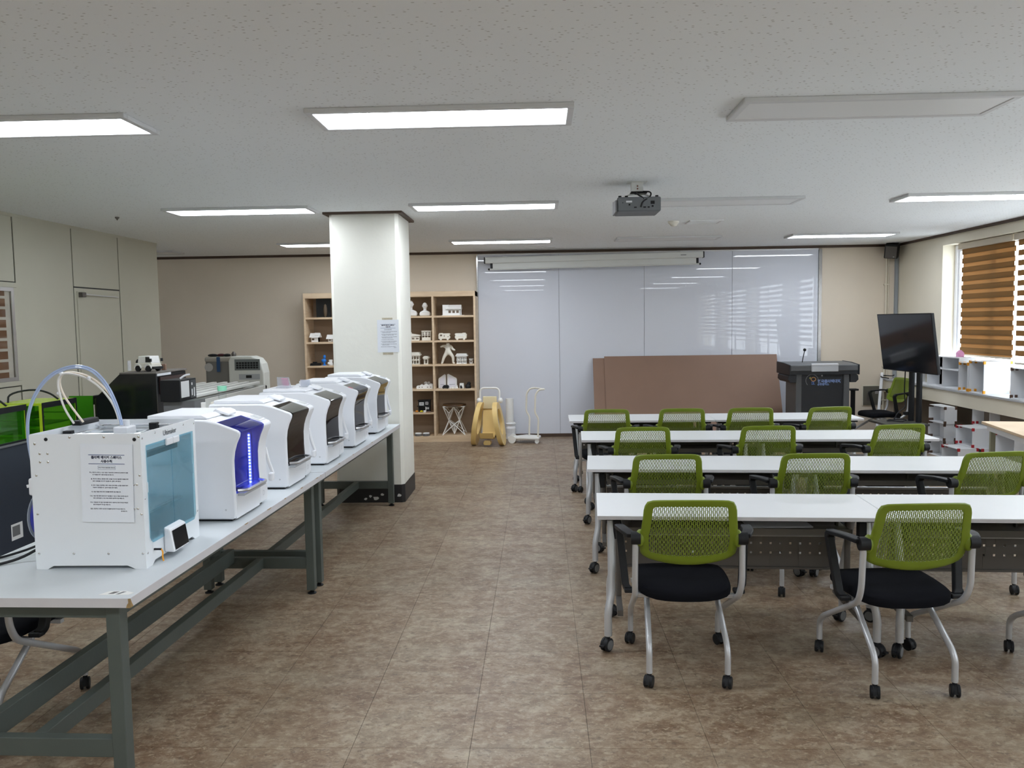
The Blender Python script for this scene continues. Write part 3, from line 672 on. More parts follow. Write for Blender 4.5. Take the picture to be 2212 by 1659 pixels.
MB().prism([(-.02, 0), (.01, 0), (.01, .02), (-.002, .045), (-.02, .04)], -.006, .0, 'y').build('arch', M_black, t)
t = model('crouching_model', 'black rounded crouching model at the right end of the fourth shelf', 'model', 1010.5, .775)
MB().lathe([(.04, 0), (.045, .02), (.04, .045), (.025, .06)], 16, (-.005, .03, 0)).build('body', M_black, t, smooth=True); MB().ball((.008, .03, .068), .027).build('head', M_black, t, smooth=True)
t = house('black model house with white windows on the small lower shelf', 914, .432, .17, .165, .11, 'flat', M_black, 0)
for (a, b, c_, d, mm) in ((-.07, -.005, .10, .145, M_unlit), (.02, .06, .112, .15, M_unlit), (.03, .07, .045, .07, M_unlit)):
    q_ = MB().box(a, b, -.003, .002, c_, d).build('window', mm, t)
    for k in range(3): MB().box(a+(b-a)*(k+.8)/3.6-.004, a+(b-a)*(k+.8)/3.6+.004, -.004, -.003, c_+.008, d-.006).build('mullion', M_black, q_)
MB().box(-.1, .0, -.03, 0, .085, .095).build('balcony', M_black, t); MB().box(.03, .11, -.045, .0, .0, .01).build('terrace', M_mdf, t)
for (px_, lb, m_) in ((897.5, 'tiny orange model car on the small lower shelf', mat('orange_print', (.85, .32, .02), .5)), (907.5, 'tiny yellow model car on the small lower shelf', mat('yellow_print', (.85, .70, .02), .5))):
    t = model('car_model', lb, 'model car', px_, .432, -.035)
    MB().prism([(-.022, .005), (.022, .005), (.022, .015), (.012, .027), (-.008, .027), (-.022, .015)], 0, .025, 'y').build('body', m_, t, bevel=.003)
    for x in (-.012, .012): MB().cyl((x, -.001, .006), (x, .006, .006), .006, 10).build('wheel', M_black, t)
t = model('bench_model', 'tiny white model wall before the black house', 'model', 915, .432, -.04)
MB().box(-.018, .018, 0, .03, 0, .028).build('block', M_print, t); MB().box(.012, .018, 0, .03, .028, .08).build('pillar', M_print, t)
for k, px_ in enumerate((900, 917)):
    t = model('wheel_model', 'grey and white printed wheel lying on the bottom shelf, %s' % ('left' if k == 0 else 'right'), 'model wheel', px_, .085, -.02)
    MB().lathe([(.05, 0), (.055, .015), (.05, .035), (.03, .035), (.03, .0)], 20).build('tyre', mat('grey_print', (.16, .16, .16), .6), t, smooth=True)
    MB().tube([(.045*math.cos(a_), .045*math.sin(a_), .036) for a_ in [i*.52 for i in range(12)]], .008, 6, True).build('rim', M_print, t, smooth=True)
# left bookcase models
t = model('framed_panel', 'black panel with a bronze oval standing on the top shelf of the hidden bookcase', 'panel', 702, 1.84, .06)
MB().box(-.105, .11, .0, .02, 0, .275).build('panel', M_blackgloss, t)
MB().lathe([(.002, -.095), (.018, -.08), (.027, -.03), (.027, .03), (.018, .08), (.002, .095)], 16, (.03, -.002, .1)).build('oval', mat('bronze_print', (.11, .08, .05), .6), t, smooth=True)
t = house('ivory model house with clustered roofs, second shelf of the hidden bookcase', 681.5, 1.482, .10, .075, .09, 'gable', M_print, 2)
MB().prism([(-.012, .10), (.10, .10), (.05, .135)], -.01, .065, 'x').build('roof', M_print, t); MB().box(.0, .05, -.004, .09, 0, .1).build('wing', M_print, t)
house('small ivory model house cut off by the pillar edge, second shelf', 714, 1.482, .05, .05, .08, 'gable', M_print, 1)
t = model('flat_model', 'flat black model lying on the third shelf of the hidden bookcase', 'model', 680, 1.135)
MB().prism([(-.075, 0), (.075, 0), (.065, .035), (-.065, .035)], 0, .09, 'y').build('base', M_black, t); MB().box(-.04, .02, .03, .06, .035, .055).build('deck', M_black, t)
M_bluep = mat('bright_blue_print', (.02, .22, .75), .45)
t = model('blue_bust', 'bright blue classical bust on a round foot', 'figurine', 699, 1.135)
MB().lathe([(.03, 0), (.03, .008), (.014, .018), (.012, .035), (.02, .05)], 16, (0, .04, 0)).build('foot', M_bluep, t, smooth=True)
MB().ball((-.006, .04, .072), .038, .025, .030).build('torso', M_bluep, t, smooth=True); MB().cyl((.0, .04, .08), (.004, .04, .115), .013).build('neck', M_bluep, t, smooth=True)
MB().ball((.006, .036, .128), .021, .023, .028).build('head', M_bluep, t, smooth=True)
t = model('torso_model', 'small white torso model left of the pillar edge, third shelf', 'figurine', 713, 1.135)
MB().lathe([(.03, 0), (.036, .02), (.024, .045), (.03, .075), (.026, .085)], 16, (0, .04, 0)).build('body', M_print, t, smooth=True); MB().ball((-.028, .03, .03), .02).build('knee', M_print, t, smooth=True)
# lattice stool
st = model('lattice_stool', 'white lattice stool with a dark brown seat on the bottom shelf', 'stool', 979.5, .085, .13)
def stool_face(y0, y1, ym):
    TL, TC, TR = (-.155, y0, .42), (0, y0, .42), (.155, y0, .42); ML, MR = (-.078, ym, .21), (.078, ym, .21)
    FL, FC, FR = (-.165, y1, .006), (0, ym, .012), (.165, y1, .006); X_ = (0, ym, .15); VL, VR = (-.07, (y0+ym)/2, .325), (.07, (y0+ym)/2, .325)
    return [(TL, TR), (TL, ML), (TR, MR), (TC, ML), (TC, MR), (ML, FL), (MR, FR), (FL, X_), (FR, X_), (X_, ML), (X_, MR), (X_, FC), (TL, VL), (TC, VL), (TR, VR), (TC, VR), (VL, ML), (VR, MR), (FC, ML), (FC, MR)]
for a_, b_ in stool_face(-.12, -.14, -.06)+stool_face(.12, .14, .06)+[((-.155, -.12, .42), (-.155, .12, .42)), ((.155, -.12, .42), (.155, .12, .42)), ((-.078, -.06, .21), (-.078, .06, .21)), ((.078, -.06, .21), (.078, .06, .21))]:
    MB().cyl(a_, b_, .0065, 8).build('strut', M_print, st, smooth=True)
MB().lathe([(.17, .425), (.178, .435), (.172, .452), (.02, .458)], 26).build('seat', mat('dark_tortoise', (.10, .05, .02), .25, var=.6, scale=20), st, smooth=True)
# ------------------------------------------------------------------ things in front of the whiteboard
rk = thing('rocking_toy', 'cream plastic child rocker with two big oval sides and a white handle', 'rocker', (-.735, 11.3, 0), R(-6))
for s in (-1, 1):
    N = 36; vs = []; fs = []
    for i in range(N):
        a_ = 2*math.pi*i/N; c0, s0 = math.cos(a_), math.sin(a_)
        for (k_, xo) in ((1., -.035), (1., .03), (.60, .022), (.60, -.028)):
            zz = .305+.305*k_*s0+(.03 if k_ < 1 else 0); yy_ = .26*k_*c0+.06*(1-s0)*.0
            tl = (zz-.3)*.16
            vs.append((s*(.155-tl*1.0)+xo, yy_+.02, max(.004, zz)))
    for i in range(N):
        j = (i+1) % N
        for k in range(4): fs.append((i*4+k, i*4+(k+1) % 4, j*4+(k+1) % 4, j*4+k))
    b_ = MB(); b_.add(vs, fs); b_.build('side_ring', M_cream, rk, smooth=True, bevel=.0)
seat = MB(); prof = [(.20, .56), (.12, .44), (.08, .30), (.05, .18), (-.06, .12), (-.16, .14), (-.2, .20)]
for (wa, th_) in ((.095, .018),):
    pp = [(y, z) for y, z in prof]+[(y+.012, z-.022) for y, z in prof[::-1]]
    seat.prism(pp, -wa, wa, 'x')
seat.build('seat', M_cream, rk, smooth=True)
MB().box(-.10, .10, .14, .18, .50, .68).build('backrest', mat('pale_cream_plastic', (.80, .70, .45), .45), rk, bevel=.01)
MB().tube(fillet([(-.14, .16, .60), (-.14, .16, .80), (.14, .16, .80), (.14, .16, .60)], .07, 6), .013, 8).build('handle', M_print, rk, smooth=True)
for s in (-1, 1): MB().ball((s*.155, .16, .62), .036, .04, .04).build('knob', M_print, rk, smooth=True)
MB().prism([(-.045, .02), (.045, .02), (.055, .05), (.04, .085), (-.04, .085), (-.055, .05)], -.14, -.02, 'y').build('foot_rest', M_cream, rk, bevel=.01)
tb = thing('cardboard_tube', 'white paper tube with torn wrapping beside the rocker', 'tube', (-.455, 11.93, 0))
MB().lathe([(.058, .0), (.058, .60), (.05, .60), (.05, .585)], 24).build('tube_wall', M_print, tb, smooth=True)
MB().lathe([(.075, .0), (.07, .09), (.078, .16), (.066, .19), (.08, .23), (.062, .25)], 11, (.012, -.0, 0)).build('wrapping', mat('crumpled_paper', (.80, .81, .83), .8), tb)
ct = thing('push_scooter', 'white four-wheeled push scooter frame with two bent uprights', 'scooter', (-.235, 11.55, 0), R(-4))
dk_ = MB(); dk_.prism([(-.24, -.07), (.22, -.15), (.235, .10), (.02, .20), (-.2, .03)], .055, .09, 'z'); dk_.build('deck', M_print, ct, bevel=.012)
for (x, y) in ((-.17, -.085), (-.17, .09)):
    MB().cyl((x, y-.018, .055), (x, y+.018, .055), .055, 22).build('wheel', M_print, ct, smooth=True)
MB().cyl((.19, -.13, .03), (.19, -.10, .03), .03, 16).build('wheel', M_print, ct, smooth=True)
for (x, y) in ((.06, .13), (.205, -.1)):
    MB().tube(fillet([(x, y, .09), (x+.01, y, .36), (x-.04, y, .44), (x-.03, y, .70), (x+.02, y, .77), (x+.10, y, .775)], .05, 5), .0125, 8).build('upright', M_printw, ct, smooth=True)
MB().cyl((.155, .13, .775), (.30, -.1, .775), .0125, 8).build('crossbar', M_printw, ct, smooth=True)
def lean_board(label, xa, xb, h, y0):
    o = thing('hardboard_sheet', label, 'board', (0, y0, .002)); L = math.hypot(h, YB-.05-y0)
    th_ = math.asin((YB-.055-y0)/L)
    MB().box(xa, xb, -.006, .0, 0, L).build('sheet', M_mdf, o, bevel=.001); o.rotation_euler = (-th_, 0, 0); return o
lean_board('brown hardboard sheet leaning on the whiteboard, in front of another', .96, 3.50, 1.195, 11.60)
lean_board('second brown hardboard sheet behind, showing past its left end', .79, 3.36, 1.17, 11.62)
# lectern
lc = thing('lectern', 'dark grey lectern with a university emblem in front of the whiteboard', 'lectern', (3.775, 10.9, 0))
M_lec = mat('lectern_grey', (.10, .105, .11), .45, var=.05); M_lecd = mat('lectern_black', (.016, .018, .023), .5)
for s in (-1, 1): MB().box(s*.355, s*.275, 0, .45, 0, 1.0).build('side_panel', M_lec, lc, bevel=.01)
MB().box(-.275, .275, .02, .04, .06, 1.0).build('front_panel', M_lecd, lc)
MB().box(-.36, .36, -.01, .47, 0, .06).build('base', M_lecd, lc, bevel=.005)
for s in (-1, 1):
    MB().prism([(s*.43, .98), (s*.46, .955), (s*.465, .90), (s*.43, .865), (s*.355, .865), (s*.355, .98)], -.02, .46, 'y').build('wing', M_lecd, lc, bevel=.006)
MB().prism([(-.06, 1.02), (.52, 1.02), (.52, 1.125), (.2, 1.12), (-.06, 1.10)], -.445, .445, 'x').build('console', M_lec, lc, bevel=.01)
for s in (-1, 1): MB().prism([(-.07, .97), (.53, .97), (.53, 1.13), (.2, 1.125), (-.07, 1.105)], s*.445, s*.46, 'x').build('end_cheek', M_lecd, lc, bevel=.005)
MB().box(-.445, .445, -.05, .5, .975, 1.02).build('under_tray', M_lecd, lc)
dm = MB().prism([(-.085, 1.015), (-.06, 1.015), (-.06, 1.125), (-.085, 1.115)], -.175, .175, 'x').build('front_plate', mat('lectern_plate', (.55, .57, .60), .35), lc, bevel=.004)
MB().box(-.175, .175, -.087, -.084, 1.10, 1.118).build('plate_highlight', M_white, dm)
mc = MB().tube(smoothp([(-.225, .15, 1.13), (-.222, .13, 1.2), (-.213, .1, 1.28)]), .006, 8).build('microphone_stem', M_black, lc, smooth=True)
MB().ball((-.212, .098, 1.30), .021).build('microphone_head', M_black, mc, smooth=True)
MB().ball((-.005, .018, .955), .011, .006, .011).build('screw_cap', M_silver, lc, smooth=True)
em = MB()
for k in range(22):
    a_ = R(200)-R(215)*k/21+R(20); em.box(-.135+.082*math.cos(a_)-.0025, -.135+.082*math.cos(a_)+.0025, .018, .0195, .89+.082*math.sin(a_)-.004, .89+.082*math.sin(a_)+.004)
em.build('emblem_dots', M_silver, lc)
MB().tube([(-.118+.03*math.cos(a_), .018, .908+.026*math.sin(a_)) for a_ in [i*.42 for i in range(15)]], .006, 6, True).build('emblem_ring', mat('orange_print2', (.62, .32, .14), .5), lc)
e2 = MB(); e2.bar((-.17, .018, .925), (-.145, .018, .908), .003, .011, (0, 0, 1)); e2.bar((-.17, .018, .925), (-.152, .018, .936), .003, .009); e2.build('emblem_arrow', mat('olive_yellow', (.5, .48, .10), .5), lc)
e3 = MB()
for (a_, b_) in (((-.142, .872), (-.142, .838)), ((-.14, .872), (-.108, .872)), ((-.125, .855), (-.105, .872)), ((-.14, .84), (-.095, .84)), ((-.125, .855), (-.1, .84))): e3.bar((a_[0], .018, a_[1]), (b_[0], .018, b_[1]), .003, .009)
e3.build('emblem_letter', mat('logo_blue', (.12, .22, .55), .5), lc)
M_logo = mat('logo_text_blue', (.25, .36, .68), .5)
text('lettering', '한국폴리텍대학', .048, M_logo, lc, (-.062, .0185, .862), bold=.0022)
text('lettering', '순천캠퍼스', .033, M_logo, lc, (-.062, .0185, .826), bold=.0016)
sd = thing('black_stand', 'slim black stand with a flat cap right of the lectern', 'stand', (Py(1842, 880, 11.62).x, 11.62, 0))
MB().cyl((0, 0, .02), (0, 0, .69), .032, 14).build('column', M_black, sd, smooth=True); MB().box(-.06, .06, -.06, .06, .69, .715).build('cap', M_black, sd, bevel=.005); MB().cyl((0, 0, 0), (0, 0, .02), .12, 20).build('base', M_black, sd)
# wall services in the far corner
eb = thing('electrical_cabinet', 'brown-grey flush electrical cabinet low on the far wall', 'electrical box', (4.94, YB, .567))
MB().box(-.165, .165, -.012, -.001, -.155, .155).build('frame', M_wallB, eb, bevel=.002)
MB().box(-.15, .15, -.022, -.012, -.14, .14).build('door', mat('cabinet_olive', (.135, .13, .105), .45), eb, bevel=.002)
for k in range(3): MB().box(.02, .065, -.024, -.022, .03+.014*k, .036+.014*k).build('vent_slot', M_unlit, eb)
MB().box(-.1, -.02, -.024, -.022, -.08, .04).build('inspection_plate', M_gunmetal, eb)
cw = thing('wall_conduit', 'white cable conduit running down the far wall from the loudspeaker', 'conduit', (0, YB, 0))
MB().tube([(5.09, -.02, 2.6), (5.095, -.02, 1.9), (5.085, -.02, 1.2), (5.08, -.02, .3)], .014, 8).build('pipe', M_wallB, cw, smooth=True)
MB().tube([(5.125, -.018, 2.6), (5.13, -.018, .3)], .009, 8).build('pipe', M_wallB, cw, smooth=True)
for z in (2.2, 1.6, 1.0, .5): MB().box(5.06, 5.15, -.036, -.001, z-.01, z+.01).build('clip', M_wallB, cw)
gw = thing('grey_trunking', 'grey cable trunking in the far right corner', 'trunking', (0, YB, 0))
MB().box(XR-.045, XR-.004, -.05, -.002, .83, 2.74).build('channel', mat('trunking_grey', (.33, .36, .39), .5), gw, bevel=.003)
MB().box(XR-.038, XR-.011, -.053, -.05, .83, 2.74).build('cover', mat('trunking_grey', (.33, .36, .39), .5), gw)
sk = thing('loudspeaker', 'black loudspeaker mounted in the ceiling corner', 'loudspeaker', (5.09, 11.93, 2.68), R(-28))
sk.rotation_euler = (R(16), R(6), R(-28))
bx = MB().prism([(-.10, -.1), (.10, -.11), (.11, .09), (-.09, .1)], -.09, .09, 'x').build('cabinet', M_black, sk, bevel=.012)
MB().obox((0, -.105, -.005), (.075, 0, 0), (0, .004, -.0), (0, 0, .085)).build('grille', M_gunmetal, sk, bevel=.003)
MB().box(.03, .05, -.112, -.109, -.075, -.066).build('badge', M_silver, sk)
MB().bar((0, .09, .02), (.05, .19, .04), .03, .03).build('wall_bracket', M_black, sk)
# leaning pole, socket cable
lp = thing('white_pole', 'white tube leaning against the far wall by the electrical cabinet', 'pole', (0, 0, 0))
MB().cyl((4.72, 11.45, .006), (5.045, 12.075, .90), .022, 12).build('tube', M_white, lp, smooth=True)
tag(MB().tube(smoothp([(5.07, 11.9, .835), (4.99, 12.02, .85), (5.05, 12.05, .87), (5.16, 12.0, .86), (5.19, 12.0, .875)]), .008, 6).build('extension_lead', M_black, smooth=True), 'short black extension lead on the ledge in the far corner', 'cable')
# ------------------------------------------------------------------ training tables
def caster(parent, x, y, r, brake=False, rz=0., disc=None):
    h = bpy.data.objects.get('_none')
    m = MB(); m.cyl((x, y, r*1.6), (x, y, r*2.5), .011, 10)
    ca, sa = math.cos(rz), math.sin(rz)
    ox, oy = x-sa*r*.35, y-ca*r*.35
    pts = [(-r*1.0, r*.75), (-r*.75, r*1.55), (0, r*2.05), (r*.75, r*1.6), (r*.9, r*1.2), (0, r*1.3)]
    side = Vector((ca, -sa, 0)); fw_ = Vector((sa, ca, 0))
    vs = []
    for s in (-.011, .011):
        for (q_, z_) in pts: vs.append(Vector((ox, oy, z_))+side*s+fw_*q_)
    n = len(pts); m.add(vs, [tuple(range(n)), tuple(range(2*n-1, n-1, -1))]+[(i, n+i, n+(i+1) % n, (i+1) % n) for i in range(n)])
    if brake: m.obox(Vector((ox, oy, r*1.1))-fw_*r*1.15, side*.012, fw_*.012, (0, 0, .004))
    c_ = m.build('caster', M_black, parent, smooth=True)
    for s in (-1, 1):
        p0 = Vector((ox, oy, r))+side*s*.006; p1 = Vector((ox, oy, r))+side*s*.021
        MB().tube([p0, p0+side*s*.003, p1-side*s*.003, p1], r, 20, radii=[r*.9, r, r, r*.88]).build('wheel', M_black, c_, smooth=True)
        if disc: MB().cyl(p1, p1+side*s*.0015, r*.72, 18).build('wheel_cap', disc, c_, smooth=True)
    return c_
TT = .725
def training_table():
    t = thing('training_table', 'x', 'table', group='white training tables'); L, D = 1.46, .56
    MB().box(.002, L-.002, 0, D, TT-.022, TT).build('tabletop', M_white2, t, bevel=.003)
    MB().box(.004, L-.004, -.0015, .0, TT-.020, TT-.002).build('edge_band', M_edge, t)
    for xe, s in ((.075, 1), (L-.075, -1)):
        # front and rear tubes of the end frame with a silver sleeve
        f_ = fillet([(xe, .13, TT-.05), (xe, .05, .30), (xe-s*.02, .02, .22), (xe-s*.02, .02, .085)], .05, 5)
        MB().tube(f_, .02, 12).build('leg', M_silver, t, smooth=True)
        b_ = fillet([(xe+s*.02, .30, TT-.05), (xe+s*.02, .47, .30), (xe, .52, .22), (xe, .52, .085)], .05, 5)
        MB().tube(b_, .02, 12).build('leg', M_silver, t, smooth=True)
        MB().cyl((xe+s*.045, .30, TT-.04), (xe+s*.045, .30, .16), .016, 10).build('post', M_gunmetal, t, smooth=True)
        MB().bar((xe+s*.045, .06, .19), (xe+s*.045, .5, .19), .03, .03).build('foot_bar', M_gunmetal, t)
        MB().box(xe-.03, xe+.05, .10, .42, TT-.05, TT-.022).build('mount_plate', M_black, t, bevel=.004)
        MB().box(xe+s*.03-.02, xe+s*.03+.02, .10, .15, TT-.15, TT-.05).build('fold_lever', M_black, t, bevel=.006)
        caster(t, xe-s*.02, .035, .036, True, R(35*s), M_greydisc); caster(t, xe, .535, .036, True, R(-50*s), M_greydisc)
    # perforated modesty panel
    pa, pb, z0, z1, yp = .14, L-.14, .335, .507, .45
    nx = 22; xs = [pa]
    for k in range(nx):
        c_ = pa+(pb-pa)*(k+.5)/nx; xs += [c_-.006, c_+.006]
    xs.append(pb); zs = [z0, .408, .420, .462, .474, z1]; hole = {(2*k+1, 1 if k % 2 else 3) for k in range(nx)} | {(2*k+1, 3 if k % 2 else 1) for k in range(nx)}
    pm = MB()
    for i in range(len(xs)-1):
        for j in range(len(zs)-1):
            if (i, j) in hole: continue
            pm.add([(xs[i], yp, zs[j]), (xs[i+1], yp, zs[j]), (xs[i+1], yp, zs[j+1]), (xs[i], yp, zs[j+1])], [(0, 1, 2, 3)])
    po = pm.build('modesty_panel', M_gunmetal, t)
    so = po.modifiers.new('thick', 'SOLIDIFY'); so.thickness = .002
    MB().cyl((pa, yp, z1+.008), (pb, yp, z1+.008), .009, 8).build('panel_rail', M_silver, t, smooth=True)
    MB().box(pa, pb, yp-.012, yp+.008, z0-.012, z0).build('panel_hem', M_gunmetal, t)
    sh = MB(); sh.box(pa, pb, .16, .44, .605, .612); sh.box(pa, pb, .155, .16, .59, .625); sh.box(pa, pb, .44, .445, .605, .66)
    sh.build('book_shelf', M_gunmetal, t)
    for x in (pa+.04, (pa+pb)/2, pb-.04): MB().box(x-.006, x+.006, .28, .31, .612, TT-.022).build('shelf_hanger', M_gunmetal, t)
    MB().box(pa-.03, pb+.03, .25, .31, TT-.05, TT-.023).build('beam', M_black, t)
    return t
tt0 = training_table(); index_children()
RW = [((.284, 4.105), -3.5, 'front row nearest the viewer'), ((.308, 5.43), -3.9, 'second row from the viewer'), ((.342, 6.785), -2.4, 'third row from the viewer'), ((.29, 8.10), -.5, 'row nearest the whiteboard')]
first = True
for (x, y), a, nm in RW:
    for k, sd_ in ((0, 'left'), (1, 'right')):
        ca, sa = math.cos(R(a)), math.sin(R(a)); loc = (x+k*1.46*ca, y+k*1.46*sa, 0); lb = 'white folding training table, %s one of the %s' % (sd_, nm)
        if first: tt0.location = loc; tt0.rotation_euler = (0, 0, R(a)); tt0['label'] = lb; first = False
        else: dup(tt0, loc, R(a), lb)
pp_ = Pz(1700, 1140, .615)
tag(MB().box(1.10, 1.44, 4.27, 4.52, .6125, .618).build('paper_pad', M_paper, bevel=.001), 'white paper lying on the under-shelf of the front left training table', 'paper')
# ------------------------------------------------------------------ mesh-back chairs
def back_pt(u, v, off=0.):
    ks = [(0, .214), (.08, .222), (.22, .225), (.34, .229), (.44, .228), (.54, .219), (.8, .212), (1, .204)]
    for (a, wa), (b, wb_) in zip(ks[:-1], ks[1:]):
        if v <= b or b == 1: k = max(0, min(1, (v-a)/(b-a))); k = k*k*(3-2*k); w = wa+(wb_-wa)*k; break
    x = u*w
    y = -.235-.105*v+.022*u*u-.01*math.sin(math.pi*v)-off
    z = .578+.330*v+.034*u*u*(1-v)**2-.006*u*u*v
    return (x, y, z)
def make_back(parent):
    N = 72
    def contour(uw, v0, v1, e):
        out = []
        for i in range(N):
            a = 2*math.pi*i/N; c_, s_ = math.cos(a), math.sin(a); k = (abs(c_)**e+abs(s_)**e)**(-1/e)
            out.append((uw*c_*k, (v0+v1)/2+(v1-v0)/2*s_*k))
        return out
    A, B = contour(1, 0, 1, 14), contour(.815, .135, .905, 20)
    rings = [[(a[0]*(1-t)+b[0]*t, a[1]*(1-t)+b[1]*t) for a, b in zip(A, B)] for t in (0, .12, .5, 1)]
    offs = [.004, .009, .009, .004]
    vs = []; fs = []
    for q_, o_ in zip(rings, offs): vs += [back_pt(u, v, o_) for u, v in q_]
    for q_, o_ in zip(rings[::-1], [-.004, -.006, -.006, -.004]): vs += [back_pt(u, v, o_) for u, v in q_]
    for i in range(8):
        for k in range(N):
            j = (i+1) % 8; fs.append((i*N+k, i*N+(k+1) % N, j*N+(k+1) % N, j*N+k))
    o = MB().add(vs, fs).build('backrest', M_green, parent, smooth=True)
    m = MB(); n = 39; hw_ = .0022; U = .815; V0, V1 = .13, .91; sg = 7
    for i in range(n+1):
        u = -U+2*U*i/n; du = .0015/.215
        for k in range(sg):
            a, b = V0+(V1-V0)*k/sg, V0+(V1-V0)*(k+1)/sg
            p = [back_pt(u-du, a, .002), back_pt(u+du, a, .002), back_pt(u+du, b, .002), back_pt(u-du, b, .002)]
            q_ = [back_pt(u-du, a, -.002), back_pt(u+du, a, -.002), back_pt(u+du, b, -.002), back_pt(u-du, b, -.002)]
            m.add(p+q_, [(0, 1, 2, 3), (7, 6, 5, 4), (0, 3, 7, 4), (1, 5, 6, 2)])
    rowsn = 9; dv = (V1-V0)/rowsn
    for i in range(n):
        ua, ub = -U+2*U*i/n, -U+2*U*(i+1)/n
        for k in range(rowsn+1):
            for o_ in (-.011, .011):
                vc = V0+dv*(k+(.5 if i % 2 else 0))+o_
                if not V0 < vc < V1: continue
                h_ = .0042
                p = [back_pt(ua, vc-h_, .002), back_pt(ub, vc-h_, .002), back_pt(ub, vc+h_, .002), back_pt(ua, vc+h_, .002)]
                q_ = [back_pt(ua, vc-h_, -.002), back_pt(ub, vc-h_, -.002), back_pt(ub, vc+h_, -.002), back_pt(ua, vc+h_, -.002)]
                m.add(p+q_, [(0, 1, 2, 3), (7, 6, 5, 4), (0, 4, 5, 1), (3, 2, 6, 7)])
    m.build('back_mesh', M_green, o)
    for s in (-1, 1): MB().ball((s*.224, -.262, .712), .022, .024, .042).build('hub_boss', M_green, o, smooth=True)
    return o
def make_seat(parent):
    N = 40; prof = [(.90, .404), (.985, .414), (1.0, .432), (.985, .45), (.93, .461), (.75, .467), (.45, .463), (.15, .461)]
    vs = []
    for (k, z) in prof:
        for i in range(N):
            a = 2*math.pi*i/N; c_, s_ = math.cos(a), math.sin(a); e = 5; q_ = (abs(c_)**e+abs(s_)**e)**(-1/e)
            x, y = .232*k*c_*q_, .225*k*s_*q_
            zz = z-.05*max(0, (y-.12)/.1)**2*.3-.02*max(0, (-y-.1)/.12)*(1-(x/.232)**2)
            vs.append((x*(1-.06*max(0, -y)/.225), y, zz))
    fs = [(i*N+k, i*N+(k+1) % N, (i+1)*N+(k+1) % N, (i+1)*N+k) for i in range(len(prof)-1) for k in range(N)]
    fs += [tuple(range(N-1, -1, -1)), tuple((len(prof)-1)*N+k for k in range(N))]
    return MB().add(vs, fs).build('seat', M_fabric, parent, smooth=True)
def make_chair():
    t = thing('task_chair', 'x', 'chair', group='green mesh-back chairs')
    make_back(t); make_seat(t)
    for s in (-1, 1):
        MB().tube(fillet([(s*.245, -.262, .70), (s*.247, -.252, .50), (s*.243, -.21, .425), (s*.232, .215, .205), (s*.23, .262, .16), (s*.23, .262, .065)], .045, 5), .0145, 10).build('side_frame', M_silver, t, smooth=True)
        MB().tube(fillet([(s*.165, .10, .40), (s*.17, .02, .385), (s*.181, -.235, .205), (s*.182, -.262, .165), (s*.182, -.262, .065)], .035, 5), .0145, 10).build('leg', M_silver, t, smooth=True)
        MB().cyl((s*.222, -.264, .712), (s*.266, -.262, .712), .031, 16).build('arm_hub', M_black, t, smooth=True)
        ar = MB().sweep(fillet([(s*.258, -.262, .722), (s*.288, -.19, .728), (s*.306, -.045, .712)], .05, 4), (1, 0, 0), .05, .02).build('armrest', M_black, t, smooth=True, bevel=.004)
        MB().sweep(fillet([(s*.305, -.05, .712), (s*.305, -.025, .69), (s*.280, -.09, .43), (s*.268, -.105, .415)], .03, 4), (1, 0, 0), .036, .034).build('arm_strut', M_black, t, smooth=True, bevel=.004)
        MB().box(s*.235, s*.288, -.13, -.085, .402, .424).build('arm_foot', M_black, t, bevel=.006)
        caster(t, s*.182, -.262, .029, False, R(20)); caster(t, s*.23, .262, .029, False, R(-25*s))
    for y in (-.12, .10): MB().bar((-.24, y, .393), (.24, y, .393), .025, .018).build('seat_rail', M_silver, t)
    MB().cyl((-.17, .02, .383), (.17, .02, .383), .011, 8).build('crossbar', M_silver, t, smooth=True)
    return t
ch0 = make_chair(); index_children()
CHAIRS = [((.690, 3.972), -2, 'green mesh-back chair at the front table, leftmost and nearest the aisle'),
      ((1.672, 3.875), 2.5, 'green mesh-back chair at the front table, over the joint of the two tables'),
      ((2.63, 3.87), 2, 'green mesh-back chair at the front table, cut off by the right picture edge'),
      ((.775, 5.245), 0, 'green mesh-back chair in the second row, leftmost'),
      ((1.665, 5.235), 1, 'green mesh-back chair in the second row, middle one'),
      ((2.70, 5.23), 8, 'green mesh-back chair in the second row, turned, at the right'),
      ((.79, 6.54), 0, 'green mesh-back chair in the third row, leftmost'),
      ((1.74, 6.54), 2, 'green mesh-back chair in the third row, middle one'),
      ((2.70, 6.545), 9, 'green mesh-back chair in the third row, turned, at the right'),
      ((.625, 7.83), -1, 'green mesh-back chair in the row nearest the whiteboard, first from the aisle'),
      ((1.317, 7.83), 0, 'green mesh-back chair in the row nearest the whiteboard, second from the aisle'),
      ((1.938, 7.83), 2, 'green mesh-back chair in the row nearest the whiteboard, third from the aisle'),
      ((2.63, 7.83), 9, 'green mesh-back chair in the row nearest the whiteboard, before the lectern')]
for i, ((x, y), a, lb) in enumerate(CHAIRS):
    if i == 0: ch0.location = (x, y, 0); ch0.rotation_euler = (0, 0, R(a)); ch0['label'] = lb
    else: dup(ch0, (x, y, 0), R(a), lb)
dup(ch0, (4.55, 10.95, 0), R(97), 'green-backed chair standing sideways by the electrical cabinet')
dup(ch0, (-2.44, 3.44, 0), R(-2), 'black-seated chair half hidden under the near printer table')
